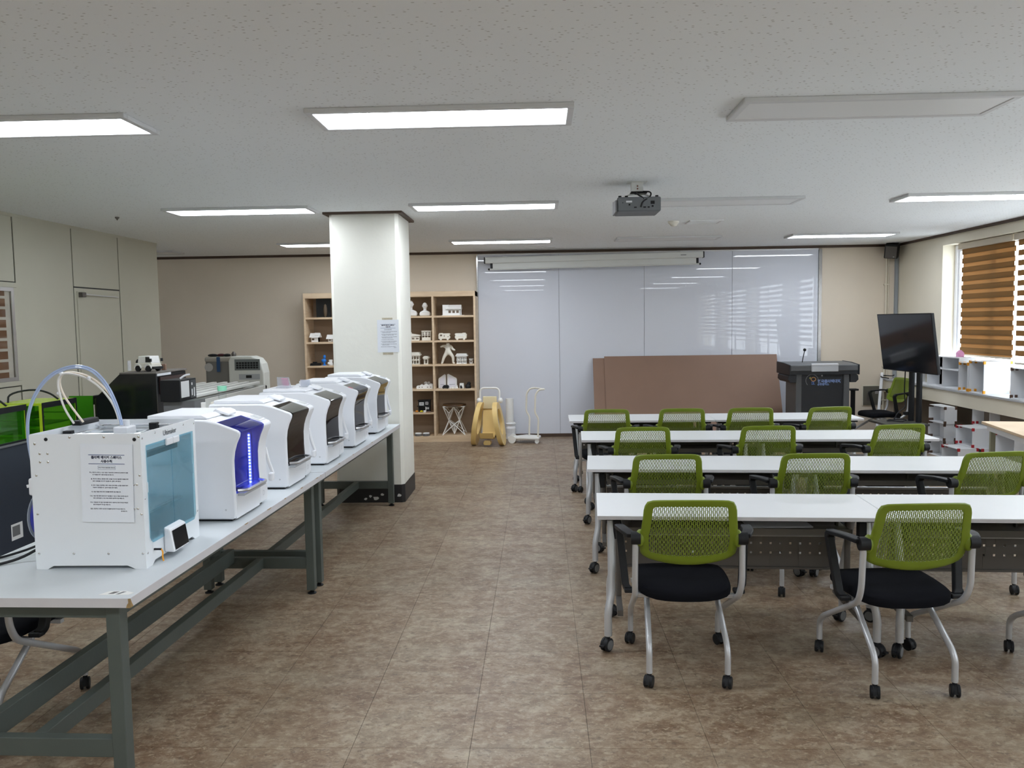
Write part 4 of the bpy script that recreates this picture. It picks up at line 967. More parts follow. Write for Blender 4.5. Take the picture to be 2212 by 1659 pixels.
# ------------------------------------------------------------------ printer tables
LT = .77; LA = -math.atan(.0227)
def lab_table(label, y0, L, chip):
    x0 = -1.458+(y0-2.738)*.0227
    t = thing('work_table', label, 'table', (x0, y0, 0), LA, group='long printer tables'); Wd = .84
    MB().box(-Wd, 0, .002, L-.002, LT-.035, LT).build('tabletop', M_lab, t, bevel=.002)
    eb_ = MB(); eb_.box(0, .0015, .002, L-.002, LT-.034, LT-.001); eb_.box(-Wd, 0, .0005, .002, LT-.034, LT-.001); eb_.build('edge_band', M_edge, t)
    lg = .052; xi, yi = .055, .03
    for (xa) in (-xi-lg, -Wd+xi):
        for ya in (yi, L-yi-lg-.04):
            l_ = MB().box(xa, xa+lg, ya, ya+lg, .025, LT-.035).build('leg', M_greensteel, t, bevel=.003)
            MB().lathe([(.028, 0), (.028, .006), (.012, .014), (.012, .026)], 14, (xa+lg/2, ya+lg/2, 0)).build('foot', M_black, l_, smooth=True)
    for ya in (yi+.006, L-yi-lg-.034):
        MB().box(-Wd+xi+lg, -xi-lg, ya, ya+.04, .165, .235).build('end_stretcher', M_greensteel, t, bevel=.003)
        MB().box(-Wd+xi+lg, -xi-lg, ya, ya+.04, LT-.085, LT-.035).build('end_rail', M_greensteel, t, bevel=.003)
    for xa, za, hz_ in ((-.43, .17, .065),)+(((-.62, .205, .09),) if chip else ()): MB().box(xa, xa+.045, yi+.046, L-yi-lg-.034, za, za+hz_).build('long_stretcher', M_greensteel, t, bevel=.003)
    for xa in (-xi-lg+.006, -Wd+xi+.006): MB().box(xa, xa+.04, yi+lg, L-yi-lg-.04, LT-.085, LT-.035).build('side_rail', M_greensteel, t, bevel=.003)
    if chip:
        MB().prism([(-.012, LT-.034), (.003, LT-.034), (.003, LT-.001), (-.004, LT-.001), (-.003, LT-.015), (-.008, LT-.022)], -.0015, .003, 'y').build('chipped_corner', M_chip, t)
        c2 = MB(); c2.prism([(.0, LT-.034), (.022, LT-.034), (.012, LT-.018), (.004, LT-.002), (.0, LT-.002)], .0, .003, 'x'); c2.build('chipped_edge', M_chip, t)
    for (y_, w_) in ((1.05, .05), (1.35, .07), (1.62, .03), (1.9, .05), (2.2, .06), (2.3, .02)) if chip else ((.3, .06), (.7, .03), (1.3, .05)):
        MB().prism([(y_, LT-.001), (y_+w_, LT-.001), (y_+w_*.7, LT-.006), (y_+w_*.2, LT-.004)], .0, .0022, 'x').build('worn_edge', M_chip, t)
    return t
lab_table('long grey-topped printer table nearest the viewer', 2.738, 2.41, True)
lab_table('long grey-topped printer table reaching to the pillar', 5.152, 2.50, False)
stx = thing('table_sticker', 'torn white sticker on the near corner of the printer table', 'sticker', (-1.53, 2.80, LT+.0003), LA)
MB().prism([(-.06, -.025), (.05, -.022), (.06, .0), (.02, .02), (-.04, .016)], 0, .0004, 'z').build('paper_scrap', M_print, stx)
MB().prism([(-.03, -.015), (-.01, -.012), (.0, .012), (-.02, .01)], .0004, .0007, 'z').build('print_mark', M_gunmetal, stx)
MB().prism([(.0, -.018), (.012, -.018), (.025, .012), (.013, .012)], .0004, .0007, 'z').build('print_mark', M_greydisc, stx)
# ------------------------------------------------------------------ enclosed printers
PW = .44
SIDE = [(-.46, .012), (-.02, .012), (-.004, .02), (0, .04), (-.004, .22), (-.004, .30), (.002, .345), (.014, .385), (.030, .42), (.032, .438), (.02, .450), (-.08, .487), (-.14, .500), (-.17, .502), (-.45, .502), (-.46, .494)]
DOOR = [(0, .135), (-.004, .22), (-.004, .30), (.002, .345), (.014, .385), (.032, .425), (.034, .441)]
def printer(label, y0, lit=False):
    x0 = -1.458+(y0-2.738)*.0227-.055
    t = thing('enclosed_printer', label, '3d printer', (x0, y0, LT), LA, group='white enclosed printers')
    MB().box(-.44, -.03, .02, PW-.02, 0, .012).build('foot_plate', M_black, t)
    MB().prism(SIDE, 0, .022, 'y').build('side_wall', M_white, t, smooth=True, bevel=.008)
    MB().prism(SIDE, PW-.115, PW, 'y').build('side_wall', M_white, t, smooth=True, bevel=.008)
    MB().box(-.46, -.44, .022, PW-.115, .012, .50).build('back_wall', M_white, t)
    MB().box(-.44, -.006, .022, PW-.115, .012, .035).build('floor_plate', M_white, t)
    MB().prism([(-.004, .035), (.0, .135), (-.03, .135), (-.03, .035)], .022, PW-.115, 'y').build('front_panel', M_white, t)
    MB().prism([(-.44, .488), (-.10, .478), (-.088, .488), (-.14, .501), (-.17, .502), (-.44, .502)], .022, PW-.115, 'y').build('top_cover', M_white, t)
    gl = M_blue if lit else M_smoke
    th_ = .004
    for nm, pl in (('hood_window', [(.034, .441), (.024, .4505), (-.088, .4885)]), ('door_pane', DOOR)):
        qs = [(x-th_, z-(th_ if nm == 'hood_window' else 0)) for x, z in pl[::-1]]
        MB().prism(pl+qs, .024, PW-.117, 'y').build(nm, gl, t, smooth=True)
    MB().box(.0, .034, .025, PW-.118, .125, .137).build('tray_base', mat('grey_clear_tray', (.42, .44, .47), .25), t)
    MB().tube(fillet([(.0, .03, .150), (.045, .05, .150), (.05, PW-.15, .150), (.0, PW-.12, .150)], .03, 4), .008, 8).build('tray_rim', M_alu, t, smooth=True)
    MB().prism([(-.14, .502), (-.44, .502), (-.44, .522), (-.17, .522), (-.145, .512)], .03, PW-.04, 'y').build('lid', M_white, t, bevel=.005)
    MB().prism([(-.185, .522), (-.105, .5), (-.10, .51), (-.17, .536)], .20, .30, 'y').build('lid_catch', M_white, t, bevel=.004)
    sl = (-.112, .038, 0); nrm = Vector((.038, 0, .112)).normalized()
    ctr = Vector((-.028, 0, .4665))
    MB().obox(ctr+Vector((0, PW-.06, 0))+nrm*.003, Vector((-.112, 0, .038)).normalized()*.036, (0, .042, 0), nrm*.003).build('screen_bezel', M_white, t, bevel=.002)
    MB().obox(ctr+Vector((0, PW-.06, 0))+nrm*.0066, Vector((-.112, 0, .038)).normalized()*.026, (0, .030, 0), nrm*.0007).build('touch_screen', mat('grey_lcd', (.50, .53, .55), .2), t)
    MB().tube(smoothp([(-.01, PW+.004, .30), (.0, PW+.012, .23), (.008, PW+.03, .185), (.018, PW+.034, .15)]), .010, 8).build('side_handle', M_white, t, smooth=True)
    MB().box(.0, .026, PW+.002, PW+.04, .115, .16).build('handle_block', M_white, t, bevel=.008)
    text('maker_mark', 'D', .04, mat('pale_mark', (.62, .64, .68), .5), t, (.0015, PW-.085, .055), (R(90), 0, R(90)))
    MB().cyl((-.05, -.001, .06), (-.05, .002, .06), .005, 8).build('screw', M_silver, t)
    # inside
    MB().box(-.36, -.06, .06, PW-.15, .10, .112).build('build_plate', M_gunmetal, t)
    MB().cyl((-.2, .03, .40), (-.2, PW-.12, .40), .006, 8).build('guide_rod', M_chrome, t)
    MB().box(-.24, -.16, .14, .22, .36, .43).build('print_head', M_black, t)

    if lit:
        st_ = MB().box(-.058, -.040, PW-.119, PW-.116, .06, .40).build('led_strip', M_white, t)
        for k in range(20):
            MB().ball((-.049, PW-.121, .07+.0165*k), .0045, n=8, m=5).build('led', mat('blue_led', (.3, .4, 1), .4, emit=(.42, .52, 1.0), estr=45), st_)
        MB().box(-.435, -.43, .03, PW-.12, .05, .45).build('glow_sheet', mat('blue_glow_liner', (.25, .3, .75), .6), t)  # added sheet, the LED glow is put into its blue colour
    return t
PY = [3.834, 4.602, 5.395, 6.165, 6.95]
PL = ['white enclosed printer glowing blue inside, next to the open-topped printer', 'white enclosed printer with a smoked door, second after the blue-lit one', 'white enclosed printer with smoked door and a pink card on its lid', 'white enclosed printer second from the pillar, red sticker on its hood', 'white enclosed printer nearest the pillar']
for i, (y, lb) in enumerate(zip(PY, PL)): printer(lb, y, i == 0)
# small things on the printers
def ontop(i, dx, dy): y = PY[i]; x = -1.458+(y-2.738)*.0227-.055; return Vector((x+dx, y+dy, LT+.522))
c_ = thing('card_holder', 'clear card holder with a pink card on the third white printer', 'card holder', ontop(2, -.33, .17), R(-20))
MB().prism([(-.03, 0), (.03, 0), (.03, .004), (.012, .004), (-.012, .075), (-.016, .075), (-.012, .004), (-.03, .004)], -.05, .05, 'x').build('holder', glass('acrylic', (.9, .92, .95), haze=.3, hcol=(.8, .82, .88)), c_)
MB().obox((.012, -.006, .04), (.026, 0, 0), (0, .001, .0003), (0, -.009, .026)).build('card', mat('pink_card', (.72, .18, .36), .6), c_)
c_ = thing('card_holder', 'clear card holder with a pale card right of the pink one', 'card holder', ontop(2, -.20, .25), R(-20))
MB().prism([(-.025, 0), (.025, 0), (.025, .004), (.01, .004), (-.01, .05), (-.014, .05), (-.01, .004), (-.025, .004)], -.04, .04, 'x').build('holder', MATS['acrylic'], c_)
MB().obox((0, -.004, .026), (.03, 0, 0), (0, .001, .0003), (0, -.007, .017)).build('card', M_paper, c_)
c_ = thing('plastic_cup', 'clear plastic cup with a green label behind the third white printer', 'cup', (-2.13, 5.33, LT))
cs_ = MB().box(-.06, .06, -.06, .06, 0, .455).build('box_stand', M_printw, c_, bevel=.004)
MB().lathe([(.024, .456), (.03, .56), (.028, .56), (.022, .459)], 18).build('cup_wall', M_clear, c_, smooth=True)
MB().lathe([(.0292, .525), (.0305, .557)], 18).build('label_band', mat('mint_label', (.30, .75, .52), .6), c_, smooth=True)
tag(MB().prism([(-.0, 0), (.034, 0), (.034, .0012), (.0, .0012)], 0, .02, 'y').build('red_sticker', mat('red_print', (.55, .05, .12), .6)), 'small red sticker on the hood of the fourth white printer', 'sticker')
so_ = bpy.data.objects['red_sticker']; so_.location = (-1.458+(PY[3]-2.738)*.0227-.055-.045, PY[3]+.002, LT+.4745); so_.rotation_euler = (0, R(18.7), 0)
# ------------------------------------------------------------------ open-topped printer
s5 = thing('open_top_printer', 'white open-topped printer with blue-tinted glass doors on the near table', '3d printer', (-1.565, 3.084, LT))
SD, SW, SH = .445, .50, .54; M_s5 = mat('white_composite_panel', (.80, .835, .87), .3)
side = [(-SD, 0), (-SD+.045, 0), (-SD+.07, .014), (-.075, .014), (-.045, 0), (0, 0), (0, SH-.004), (-.004, SH), (-SD+.004, SH), (-SD, SH-.004)]
MB().prism(side, 0, .008, 'y').build('side_panel', M_s5, s5); MB().prism(side, SW-.008, SW, 'y').build('side_panel', M_s5, s5)
fp = MB()
fp.box(-.008, 0, .0082, .045, .016, SH); fp.box(-.008, 0, SW-.045, SW-.0082, .016, SH); fp.box(-.008, 0, .045, SW-.045, SH-.06, SH); fp.box(-.008, 0, .045, SW-.045, .016, .10)
fp.prism([(.0082, 0), (.05, 0), (.075, .016), (.0082, .016)], -.008, 0, 'x'); fp.prism([(SW-.0082, 0), (SW-.05, 0), (SW-.075, .016), (SW-.0082, .016)], -.008, 0, 'x')
fp.build('front_panel', M_s5, s5)
MB().box(-SD, -SD+.008, .0082, SW-.0082, .016, SH).build('back_panel', M_s5, s5)
MB().box(-SD+.008, -.0082, .0082, SW-.0082, .016, .026).build('bottom_panel', M_s5, s5)
for k, (a, b) in enumerate(((.038, .2485), (.2515, SW-.038))):
    d_ = MB().prism([(a+.0, .115) if k == 0 else (a, .092), (a+.02, .092) if k == 0 else (b-.02, .092), (b, .092) if k == 0 else (b, .115), (b, SH-.052), (a, SH-.052)], .001, .006, 'x').build('glass_door', M_tint, s5)
    MB().box(-.006, .0035, (a-.004 if k == 0 else b-.002), (a+.002 if k == 0 else b+.004), .30, .34).build('hinge', M_white, d_)
    hz = (.19, .2485) if k == 0 else (.2515, .31)
    MB().box(.006, .016, hz[0], hz[1], SH-.077, SH-.047).build('door_pull', M_white, d_, bevel=.006)
text('brand_lettering', 'Ultimaker', .030, mat('grey_print_ink', (.10, .11, .13), .6), s5, (.0012, .25, SH-.035), (R(90), 0, R(90)), 'CENTER', .0004)
scn = MB().prism([(.001, .025), (.045, .022), (.03, .118), (.001, .13)], .15, .30, 'y').build('display_housing', M_white, s5, bevel=.008)
MB().obox((.0392, .225, .071), (.0005, 0, 0), (0, .062, 0), (-.0063, 0, .040)).build('display', M_blackgloss, scn)
MB().box(.0, .03, .065, .072, .057, .064).build('usb_stick', M_black, s5)
MB().tube(smoothp([(.028, .068, .062), (.036, .068, .05), (.034, .066, .03), (.036, .07, .012)]), .003, 6).build('orange_strap', M_orangeclip, s5, smooth=True)
scr = None
for (px_, py_) in ((75, 958), (150, 938), (224, 938), (299, 938), (86, 979), (103, 979), (87, 997), (104, 997), (79, 1026), (302, 1026), (82, 1110), (306, 1110), (289, 1046), (296, 1046), (291, 1098), (298, 1098), (85, 1195), (160, 1195), (235, 1195), (309, 1195)):
    P = Py(px_, py_+ (1 if py_ > 940 else 0), 3.084); lx, lz = P.x+1.565, P.z-LT
    if lz > SH-.008: lz = SH-.012
    if lx < -SD+.006: lx = -SD+.012
    if scr is None:
        scr = MB().lathe([(.0048, 0), (.0048, -.0018), (.003, -.0028)], 10, (0, 0, 0), 'y').build('screw', M_chrome, s5, smooth=True); o = scr
    else: o = scr.copy(); COL.objects.link(o)
    o.location = (lx, .0, lz)
for (px_, py_) in ((99, 946), (290, 946)):
    P = Py(px_, py_, 3.084); MB().cyl((P.x+1.565, -.002, P.z-LT-.006), (P.x+1.565, .004, P.z-LT-.006), .007, 12).build('rod_end', M_black, s5)
for (y_, z_) in ((.012, SH-.02), (.12, SH-.012), (.38, SH-.012), (SW-.014, SH-.02), (.014, .06), (SW-.014, .12), (.014, .28)):
    o = scr.copy(); COL.objects.link(o); o.location = (0.0, y_, z_); o.rotation_euler = (0, 0, R(90))
rim = MB()
for (a, b, c_, d) in ((-SD+.008, -.0082, .0084, .05), (-SD+.008, -.0082, SW-.05, SW-.0084), (-SD+.008, -SD+.05, .05, SW-.05)): rim.box(a, b, c_, d, SH-.05, SH-.044)
rim.build('inner_ledge', M_s5, s5)
for y_ in (.035, SW-.035): MB().cyl((-SD+.008, y_, SH-.022), (-.009, y_, SH-.022), .004, 8).build('guide_rod', M_chrome, s5, smooth=True)
for x_ in (-SD+.035, -.035): MB().cyl((x_, .009, SH-.034), (x_, SW-.009, SH-.034), .004, 8).build('guide_rod', M_chrome, s5, smooth=True)
for y_ in (.20, .215): MB().cyl((-SD+.02, y_, SH-.028), (-.02, y_, SH-.028), .003, 8).build('guide_rod', M_chrome, s5, smooth=True)
MB().cyl((-.17, .03, SH-.04), (-.17, SW-.03, SH-.04), .003, 8).build('guide_rod', M_chrome, s5, smooth=True)
for (x_, y_) in ((-.17, .035), (-.17, SW-.035), (-SD+.035, .21), (-.035, .21)): MB().box(x_-.018, x_+.018, y_-.014, y_+.014, SH-.045, SH-.012).build('slider_block', M_black, s5, bevel=.003)
hd = MB().box(-.20, -.14, .17, .25, SH-.09, SH+.005).build('print_head', M_white, s5, bevel=.006)
for k in range(2): MB().cyl((-.18+.022*k, .21, SH+.005), (-.18+.022*k, .21, SH+.03), .010, 10).build('tube_collet', M_white, hd, smooth=True)
MB().prism([(-SD+.01, SH), (-SD+.055, SH), (-SD+.05, SH+.022), (-SD+.015, SH+.022)], .27, .42, 'y').build('cable_cover', M_black, s5, bevel=.006)
MB().box(-.40, -.05, .05, SW-.05, .20, .208).build('build_plate', M_clear, s5); MB().box(-.40, -.05, .05, SW-.05, .188, .198).build('plate_carrier', M_alu, s5)
MB().box(-.10, -.07, .03, SW-.03, .415, .435).build('gantry_bar', M_black, s5)
fd = MB().box(-SD-.035, -SD, .03, .085, .29, .36).build('feeder', M_white, s5, bevel=.008)
MB().bar((-SD-.025, .05, .33), (-SD-.05, .05, .325), .01, .012).build('feeder_lever', M_white, fd)
MB().box(-SD-.02, -SD, .05, .30, .05, .09).build('spool_bracket', M_white, s5, bevel=.005)
sp_ = MB().lathe([(.035, -.02), (.105, -.02), (.105, -.017), (.06, -.014), (.06, .014), (.105, .017), (.105, .02), (.035, .02)], 30, (-SD-.03, .14, .19), 'x').build('spool', glass('frosted_spool', (.8, .85, .9), haze=.45, hcol=(.7, .75, .8)), s5, smooth=True)
MB().lathe([(.062, -.0135), (.095, -.0135), (.095, .0135), (.062, .0135)], 30, (-SD-.03, .14, .19), 'x').build('filament', mat('blue_filament', (.03, .04, .35), .4), sp_, smooth=True)
ins = -1.565; Y5 = 3.29
def s5pts(l, Y): return [Py(x, y, Y)-Vector((-1.565, 3.084, LT)) for x, y in l]
tubes = [([(74, 1010), (66, 975), (60, 930), (63, 890), (78, 850), (105, 815), (140, 797), (175, 793), (205, 805), (232, 838), (250, 878), (258, 905), (261, 918)], .0042, glass('blue_white_tube', (.7, .78, .92), haze=.75, hcol=(.55, .66, .88)), 3.24),
         ([(71, 1010), (62, 970), (57.5, 930), (60, 888), (76, 846), (103, 811), (139, 792.5), (176, 788.5), (208, 801), (236, 835), (254, 876), (262, 905), (264, 918)], .0042, MATS['blue_white_tube'], 3.25),
         ([(160, 915), (140, 885), (128, 850), (124, 822), (132, 808), (150, 806), (185, 815), (215, 835), (240, 865), (252, 890), (258, 915)], .0045, mat('milky_tube', (.82, .80, .76), .4), 3.32),
         ([(180, 912), (155, 880), (135, 850), (127, 822), (136, 806), (155, 803), (190, 811), (222, 833), (247, 865), (258, 892), (263, 915)], .0045, mat('milky_tube2', (.84, .74, .62), .4), 3.33)]
for l, r_, m_, Y_ in tubes: MB().tube(smoothp(s5pts(l, Y_), 2), r_, 8).build('filament_tube', m_, s5, smooth=True)
for (x_, y_) in ((133, 807), (192, 817), (127, 850)):
    p_ = s5pts([(x_, y_)], 3.325)[0]; MB().ball(p_, .008, .012, .008, 8, 6).build('tube_clip', M_white, s5, smooth=True)
for k, (pts, lb) in enumerate((([(-2.02, 3.27, .84), (-2.08, 3.23, .82), (-2.14, 3.19, .785), (-2.2, 3.13, .775), (-2.28, 3.05, .775)], 'thick black mains lead leaving the back of the open-topped printer'),
                               ([(-2.02, 3.33, .87), (-2.08, 3.33, .845), (-2.15, 3.32, .80), (-2.24, 3.25, .776), (-2.285, 3.2, .776)], 'thin black data lead above the mains lead'))):
    c_ = thing('power_cable', lb, 'cable'); MB().tube(smoothp(pts), .006-.001*k, 8).build('lead', M_black, c_, smooth=True)
    MB().bar(pts[0], Vector(pts[0])+Vector((-.03, -.01, -.005)), .018, .022).build('plug', M_black, c_, bevel=.004)
# ------------------------------------------------------------------ far left machines
XN = -3.6
nv = thing('navy_cabinet', 'dark navy cabinet with a paper label, at the left picture edge', 'cabinet', (XN, 0, 0))
MB().box(-.55, 0, 4.3, 6.25, .03, .935).build('body', M_navy, nv, bevel=.006)
MB().box(-.56, .008, 4.29, 6.26, .935, .945).build('top_sheet', M_greydisc, nv)
MB().box(-.52, -.03, 4.34, 6.2, 0, .03).build('plinth', M_black, nv)
P = Px(37, 1147, XN); MB().box(0, .0015, P.y-.06, P.y+.06, P.z-.055, P.z+.055).build('paper_label', M_unlit, nv)
MB().box(.0015, .002, P.y-.05, P.y+.03, P.z-.03, P.z+.04).build('label_print', M_greydisc, nv)
def lime(label, x1, y0, d, w, z0, h):
    t = thing('acrylic_printer', label, '3d printer', (x1, y0, z0), group='lime acrylic printers'); p_ = .022
    for (a, b) in ((-w, 0), (-p_, 0), (-w, d-p_), (-p_, d-p_)):
        MB().box(a if a != -p_ else -p_, (a+p_), b, b+p_, 0, h).build('post', M_lime, t, bevel=.002)
    MB().box(-w, 0, 0, d, h, h+.018).build('top_plate', M_lime, t, bevel=.002); MB().box(-w, 0, 0, d, .0, .012).build('base_plate', M_lime, t)
    for (a, b, c_, e, nm) in ((-.004, .0015, p_, d-p_, 'side'), (-w-.0015, -w+.004, p_, d-p_, 'side')):
        MB().box(a, b, c_, e, .014, h-.002).build('acrylic_pane', M_greenpane, t)
    MB().box(-w+p_, -p_, .004, .007, .014, h-.002).build('acrylic_pane', M_greenpane, t)
    fr = MB(); xf = .0018
    for (y_, y2, z_, z2) in ((.0, d, h-.02, h+.02), (.0, d, 0, .014), (.0, .014, .014, h-.02), (d-.014, d, .014, h-.02)): fr.box(xf, xf+.004, y_, y2, z_, z2)
    fr.build('black_edge_frame', M_black, t)
    MB().box(-w+.04, -.04, .04, d-.04, .07, .08).build('build_plate', M_gunmetal, t)
    for y_ in (.06, d-.06): MB().cyl((-w+.02, y_, h*.62), (-.02, y_, h*.62), .005, 8).build('guide_rod', M_chrome, t)
    MB().box(-w*.6, -w*.45, d*.4, d*.6, h*.5, h*.72).build('print_head', M_black, t, bevel=.004)
    MB().tube(smoothp([(-w+.06, .05, h+.02), (-w+.06, .06, h+.085), (-w*.5, d*.4, h+.11), (-.1, d*.6, h+.075), (-.06, d*.7, h+.02)]), .007, 8).build('cable_loop', M_black, t, smooth=True)
    return t
lime('lime green acrylic printer on the navy cabinet, nearest the left picture edge', XN-.02, 5.16, .38, .36, .945, .235)
lime('lime green acrylic printer on the navy cabinet, farther one with a cable loop', XN-.02, 5.72, .44, .34, .945, .225)
sdt = thing('side_table', 'white table behind the printers carrying the black printer', 'table', (-3.02, 6.45, 0))
MB().box(-.56, .56, -.65, .62, .69, .72).build('tabletop', M_white2, sdt, bevel=.003)
for x_ in (-.52, .52):
    for y_ in (-.6, .57): MB().box(x_-.025, x_+.025, y_-.025, y_+.025, 0, .69).build('leg', M_greensteel, sdt)
gp = thing('green_panel', 'upright bright green acrylic sheet left of the black printer', 'panel', (0, 6.42, .72))
a, b = Py(150, 880, 6.42).x, Py(201, 880, 6.42).x
MB().box(a, b, 0, .008, 0, .46).build('sheet', mat('solid_green_acrylic', (.05, .28, .01), .3), gp); MB().box(a, b, -.03, .04, 0, .02).build('foot', M_black, gp)
bp_ = thing('black_printer', 'large black printer with a sloping front shoulder behind the white printers', '3d printer', (0, 6.3, .72))
xa, xb = Py(205, 880, 6.3).x, Py(340, 880, 6.3).x; zt = Py(300, 808, 6.3).z-.72; zs = Py(205, 862, 6.3).z-.72; xs_ = Py(258, 808, 6.3).x
MB().prism([(xa, 0), (xb, 0), (xb, zt), (xs_, zt), (xa, zs)], 0, .012, 'y').build('side_panel', M_blackgloss, bp_)
MB().prism([(xa+.004, 0), (xb-.004, 0), (xb-.004, zt-.004), (xs_, zt-.004), (xa+.004, zs-.003)], .012, .55, 'y').build('body', M_black, bp_, bevel=.004)
MB().box(xs_-.0, xb+.005, -.004, .56, zt, zt+.012).build('top_plate', mat('brown_grey_lid', (.16, .145, .13), .5), bp_, bevel=.002)
MB().box(xb-.004, xb+.002, .02, .26, zt-.02, zt+.005).build('light_trim', M_white, bp_)
MB().box(xb, xb+.012, .05, .5, zt-.17, zt-.03).build('control_panel', mat('dark_maroon', (.035, .015, .014), .3), bp_)
for k in range(2): MB().prism([(.14+.17*k, zt-.15), (.2+.17*k, zt-.15), (.17+.17*k, zt-.07)], xb+.012, xb+.016, 'x').build('arrow_mark', M_greydisc, bp_)
MB().prism([(xa-.03, zs+.02), (xa+.06, zs+.02), (xa+.06, zs-.06), (xa-.16, zs-.06), (xa-.17, zs+.005)], .15, .4, 'y').build('rear_hood', M_black, bp_, bevel=.01)
# toy off-road car on the black printer
tc = thing('toy_car', 'white boxy toy off-road car body on top of the black printer', 'toy car', (Py(319, 795, 6.48).x, 6.48, .72+zt+.012), R(-20))
MB().prism([(-.115, .03), (.02, .03), (.02, .085), (.10, .085), (.115, .06), (.115, .03)], -.06, .06, 'y').build('lower_body', M_printw, tc, bevel=.006) if False else MB().box(-.085, .095, -.05, .05, .03, .068).build('lower_body', M_printw, tc, bevel=.006)
MB().prism([(-.055, .068), (.09, .068), (.075, .125), (-.045, .125)], -.048, .048, 'y').build('cabin', M_print, tc, bevel=.004)
for s in (-1, 1):
    MB().prism([(.03, .075), (.082, .075), (.07, .118), (.032, .118)], s*.0485, s*.05, 'y').build('side_window', M_blackgloss, tc)
    for x_ in (-.05, .06):
        MB().cyl((x_, s*.04, .024), (x_, s*.058, .024), .024, 16).build('wheel', M_black, tc, smooth=True)
        MB().tube([(x_+.034*math.cos(q_), s*.052, .026+.034*math.sin(q_)) for q_ in [i*math.pi/6 for i in range(7)]], .006, 6).build('fender', M_print, tc, smooth=True)
    MB().box(.088, .10, s*.05, s*.066, .08, .105).build('mirror', M_black, tc)
MB().prism([(-.04, .072), (-.04, .118), (.04, .118), (.04, .072)], -.055, -.052, 'x').build('windscreen', mat('grey_window', (.35, .36, .37), .3), tc)
MB().cyl((-.095, 0, .07), (-.085, 0, .07), .03, 16).build('spare_wheel', M_black, tc, smooth=True)
MB().box(.095, .115, -.05, .05, .02, .04).build('bumper', M_black, tc)
tag(MB().box(0, .035, 0, .025, 0, .05).build('brown_block', M_mdf, bevel=.003), 'small brown block behind the toy car', 'block').location = (Py(352, 795, 6.62).x-.015, 6.62, .72+zt+.012)
gb = thing('black_box', 'black carton with a white paper label in front of the black printer', 'box', (0, 5.98, 0))
xa, xb = Py(346, 850, 5.98).x, Py(389, 850, 5.98).x; z0, z1 = Py(346, 868, 5.98).z, Py(346, 822, 5.98).z
gs = thing('grey_box', 'grey box under the black carton', 'box', (0, 6.02, .72)); MB().box(xa-.0, xb+.09, 0, .2, 0, z0-.722).build('body', M_greydisc, gs, bevel=.004); MB().box(xa, xb+.09, 0, .2, z0-.722, z0-.7205).build('lid', M_greensteel, gs)
MB().box(xa, xb, 0, .29, z0, z1).build('carton', M_black, gb, bevel=.003)
MB().box(xb, xb+.0015, .02, .16, z0+.025, z1-.012).build('paper_label', M_unlit, gb)
MB().box(xb, xb+.0015, .18, .28, z0+.01, z1-.01).build('spec_panel', mat('dark_label', (.05, .055, .06), .5), gb)
for (y_, z_, h_) in ((.2, .03, .05), (.24, .02, .07), (.2, .11, .02)): MB().box(xb+.0015, xb+.002, y_, y_+.02, z0+z_, z0+z_+h_).build('label_mark', M_unlit, gb)
tag(MB().tube(smoothp([(xb-.05, 6.1, z1+.004), (xb-.02, 6.12, z1+.03), (xb+.01, 6.14, z1+.035)]), .008, 6).build('white_strap', M_white, smooth=True), 'short white plastic strap on the black carton', 'strap')
# slatted rack
rk2 = thing('slatted_rack', 'pale grey slatted rack running back behind the white printers', 'rack', (0, 0, 0))
zr = 1.105; M_slat = mat('pale_grey_slat', (.66, .67, .64), .5)
for k in range(6):
    xr = Py(443+23.3*k, 823, 9.0).x
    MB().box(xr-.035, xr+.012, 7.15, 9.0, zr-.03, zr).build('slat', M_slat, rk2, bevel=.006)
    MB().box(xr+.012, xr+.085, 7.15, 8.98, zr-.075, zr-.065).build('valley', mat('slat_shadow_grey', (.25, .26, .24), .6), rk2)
xl, xh = Py(443, 823, 9.0).x-.04, Py(560, 823, 9.0).x+.09
MB().box(xl, xh, 7.15, 7.19, zr-.16, zr-.045).build('end_board', M_slat, rk2); MB().box(xh-.02, xh, 7.19, 8.98, zr-.16, zr-.045).build('side_board', M_slat, rk2); MB().box(xl, xh, 8.94, 8.98, zr-.16, zr-.045).build('end_board', M_slat, rk2)
for x_ in (xl+.03, xh-.05):
    for y_ in (7.2, 8.9): MB().box(x_-.025, x_+.025, y_-.025, y_+.025, 0, zr-.16).build('leg', M_greensteel, rk2)
wbk = thing('white_bracket', 'small white bracket and clear dish behind the second white printer', 'bracket', (-2.15, 5.06, LT))
MB().box(-.05, .05, -.05, .05, 0, .40).build('riser', M_printw, wbk, bevel=.004); MB().box(-.006, .02, -.02, .0, .40, .475).build('tab', M_print, wbk, bevel=.003)
MB().lathe([(.03, .401), (.045, .43), (.042, .43), (.028, .404)], 18, (-.045, 0.0, 0)).build('dish', M_clear, wbk, smooth=True)
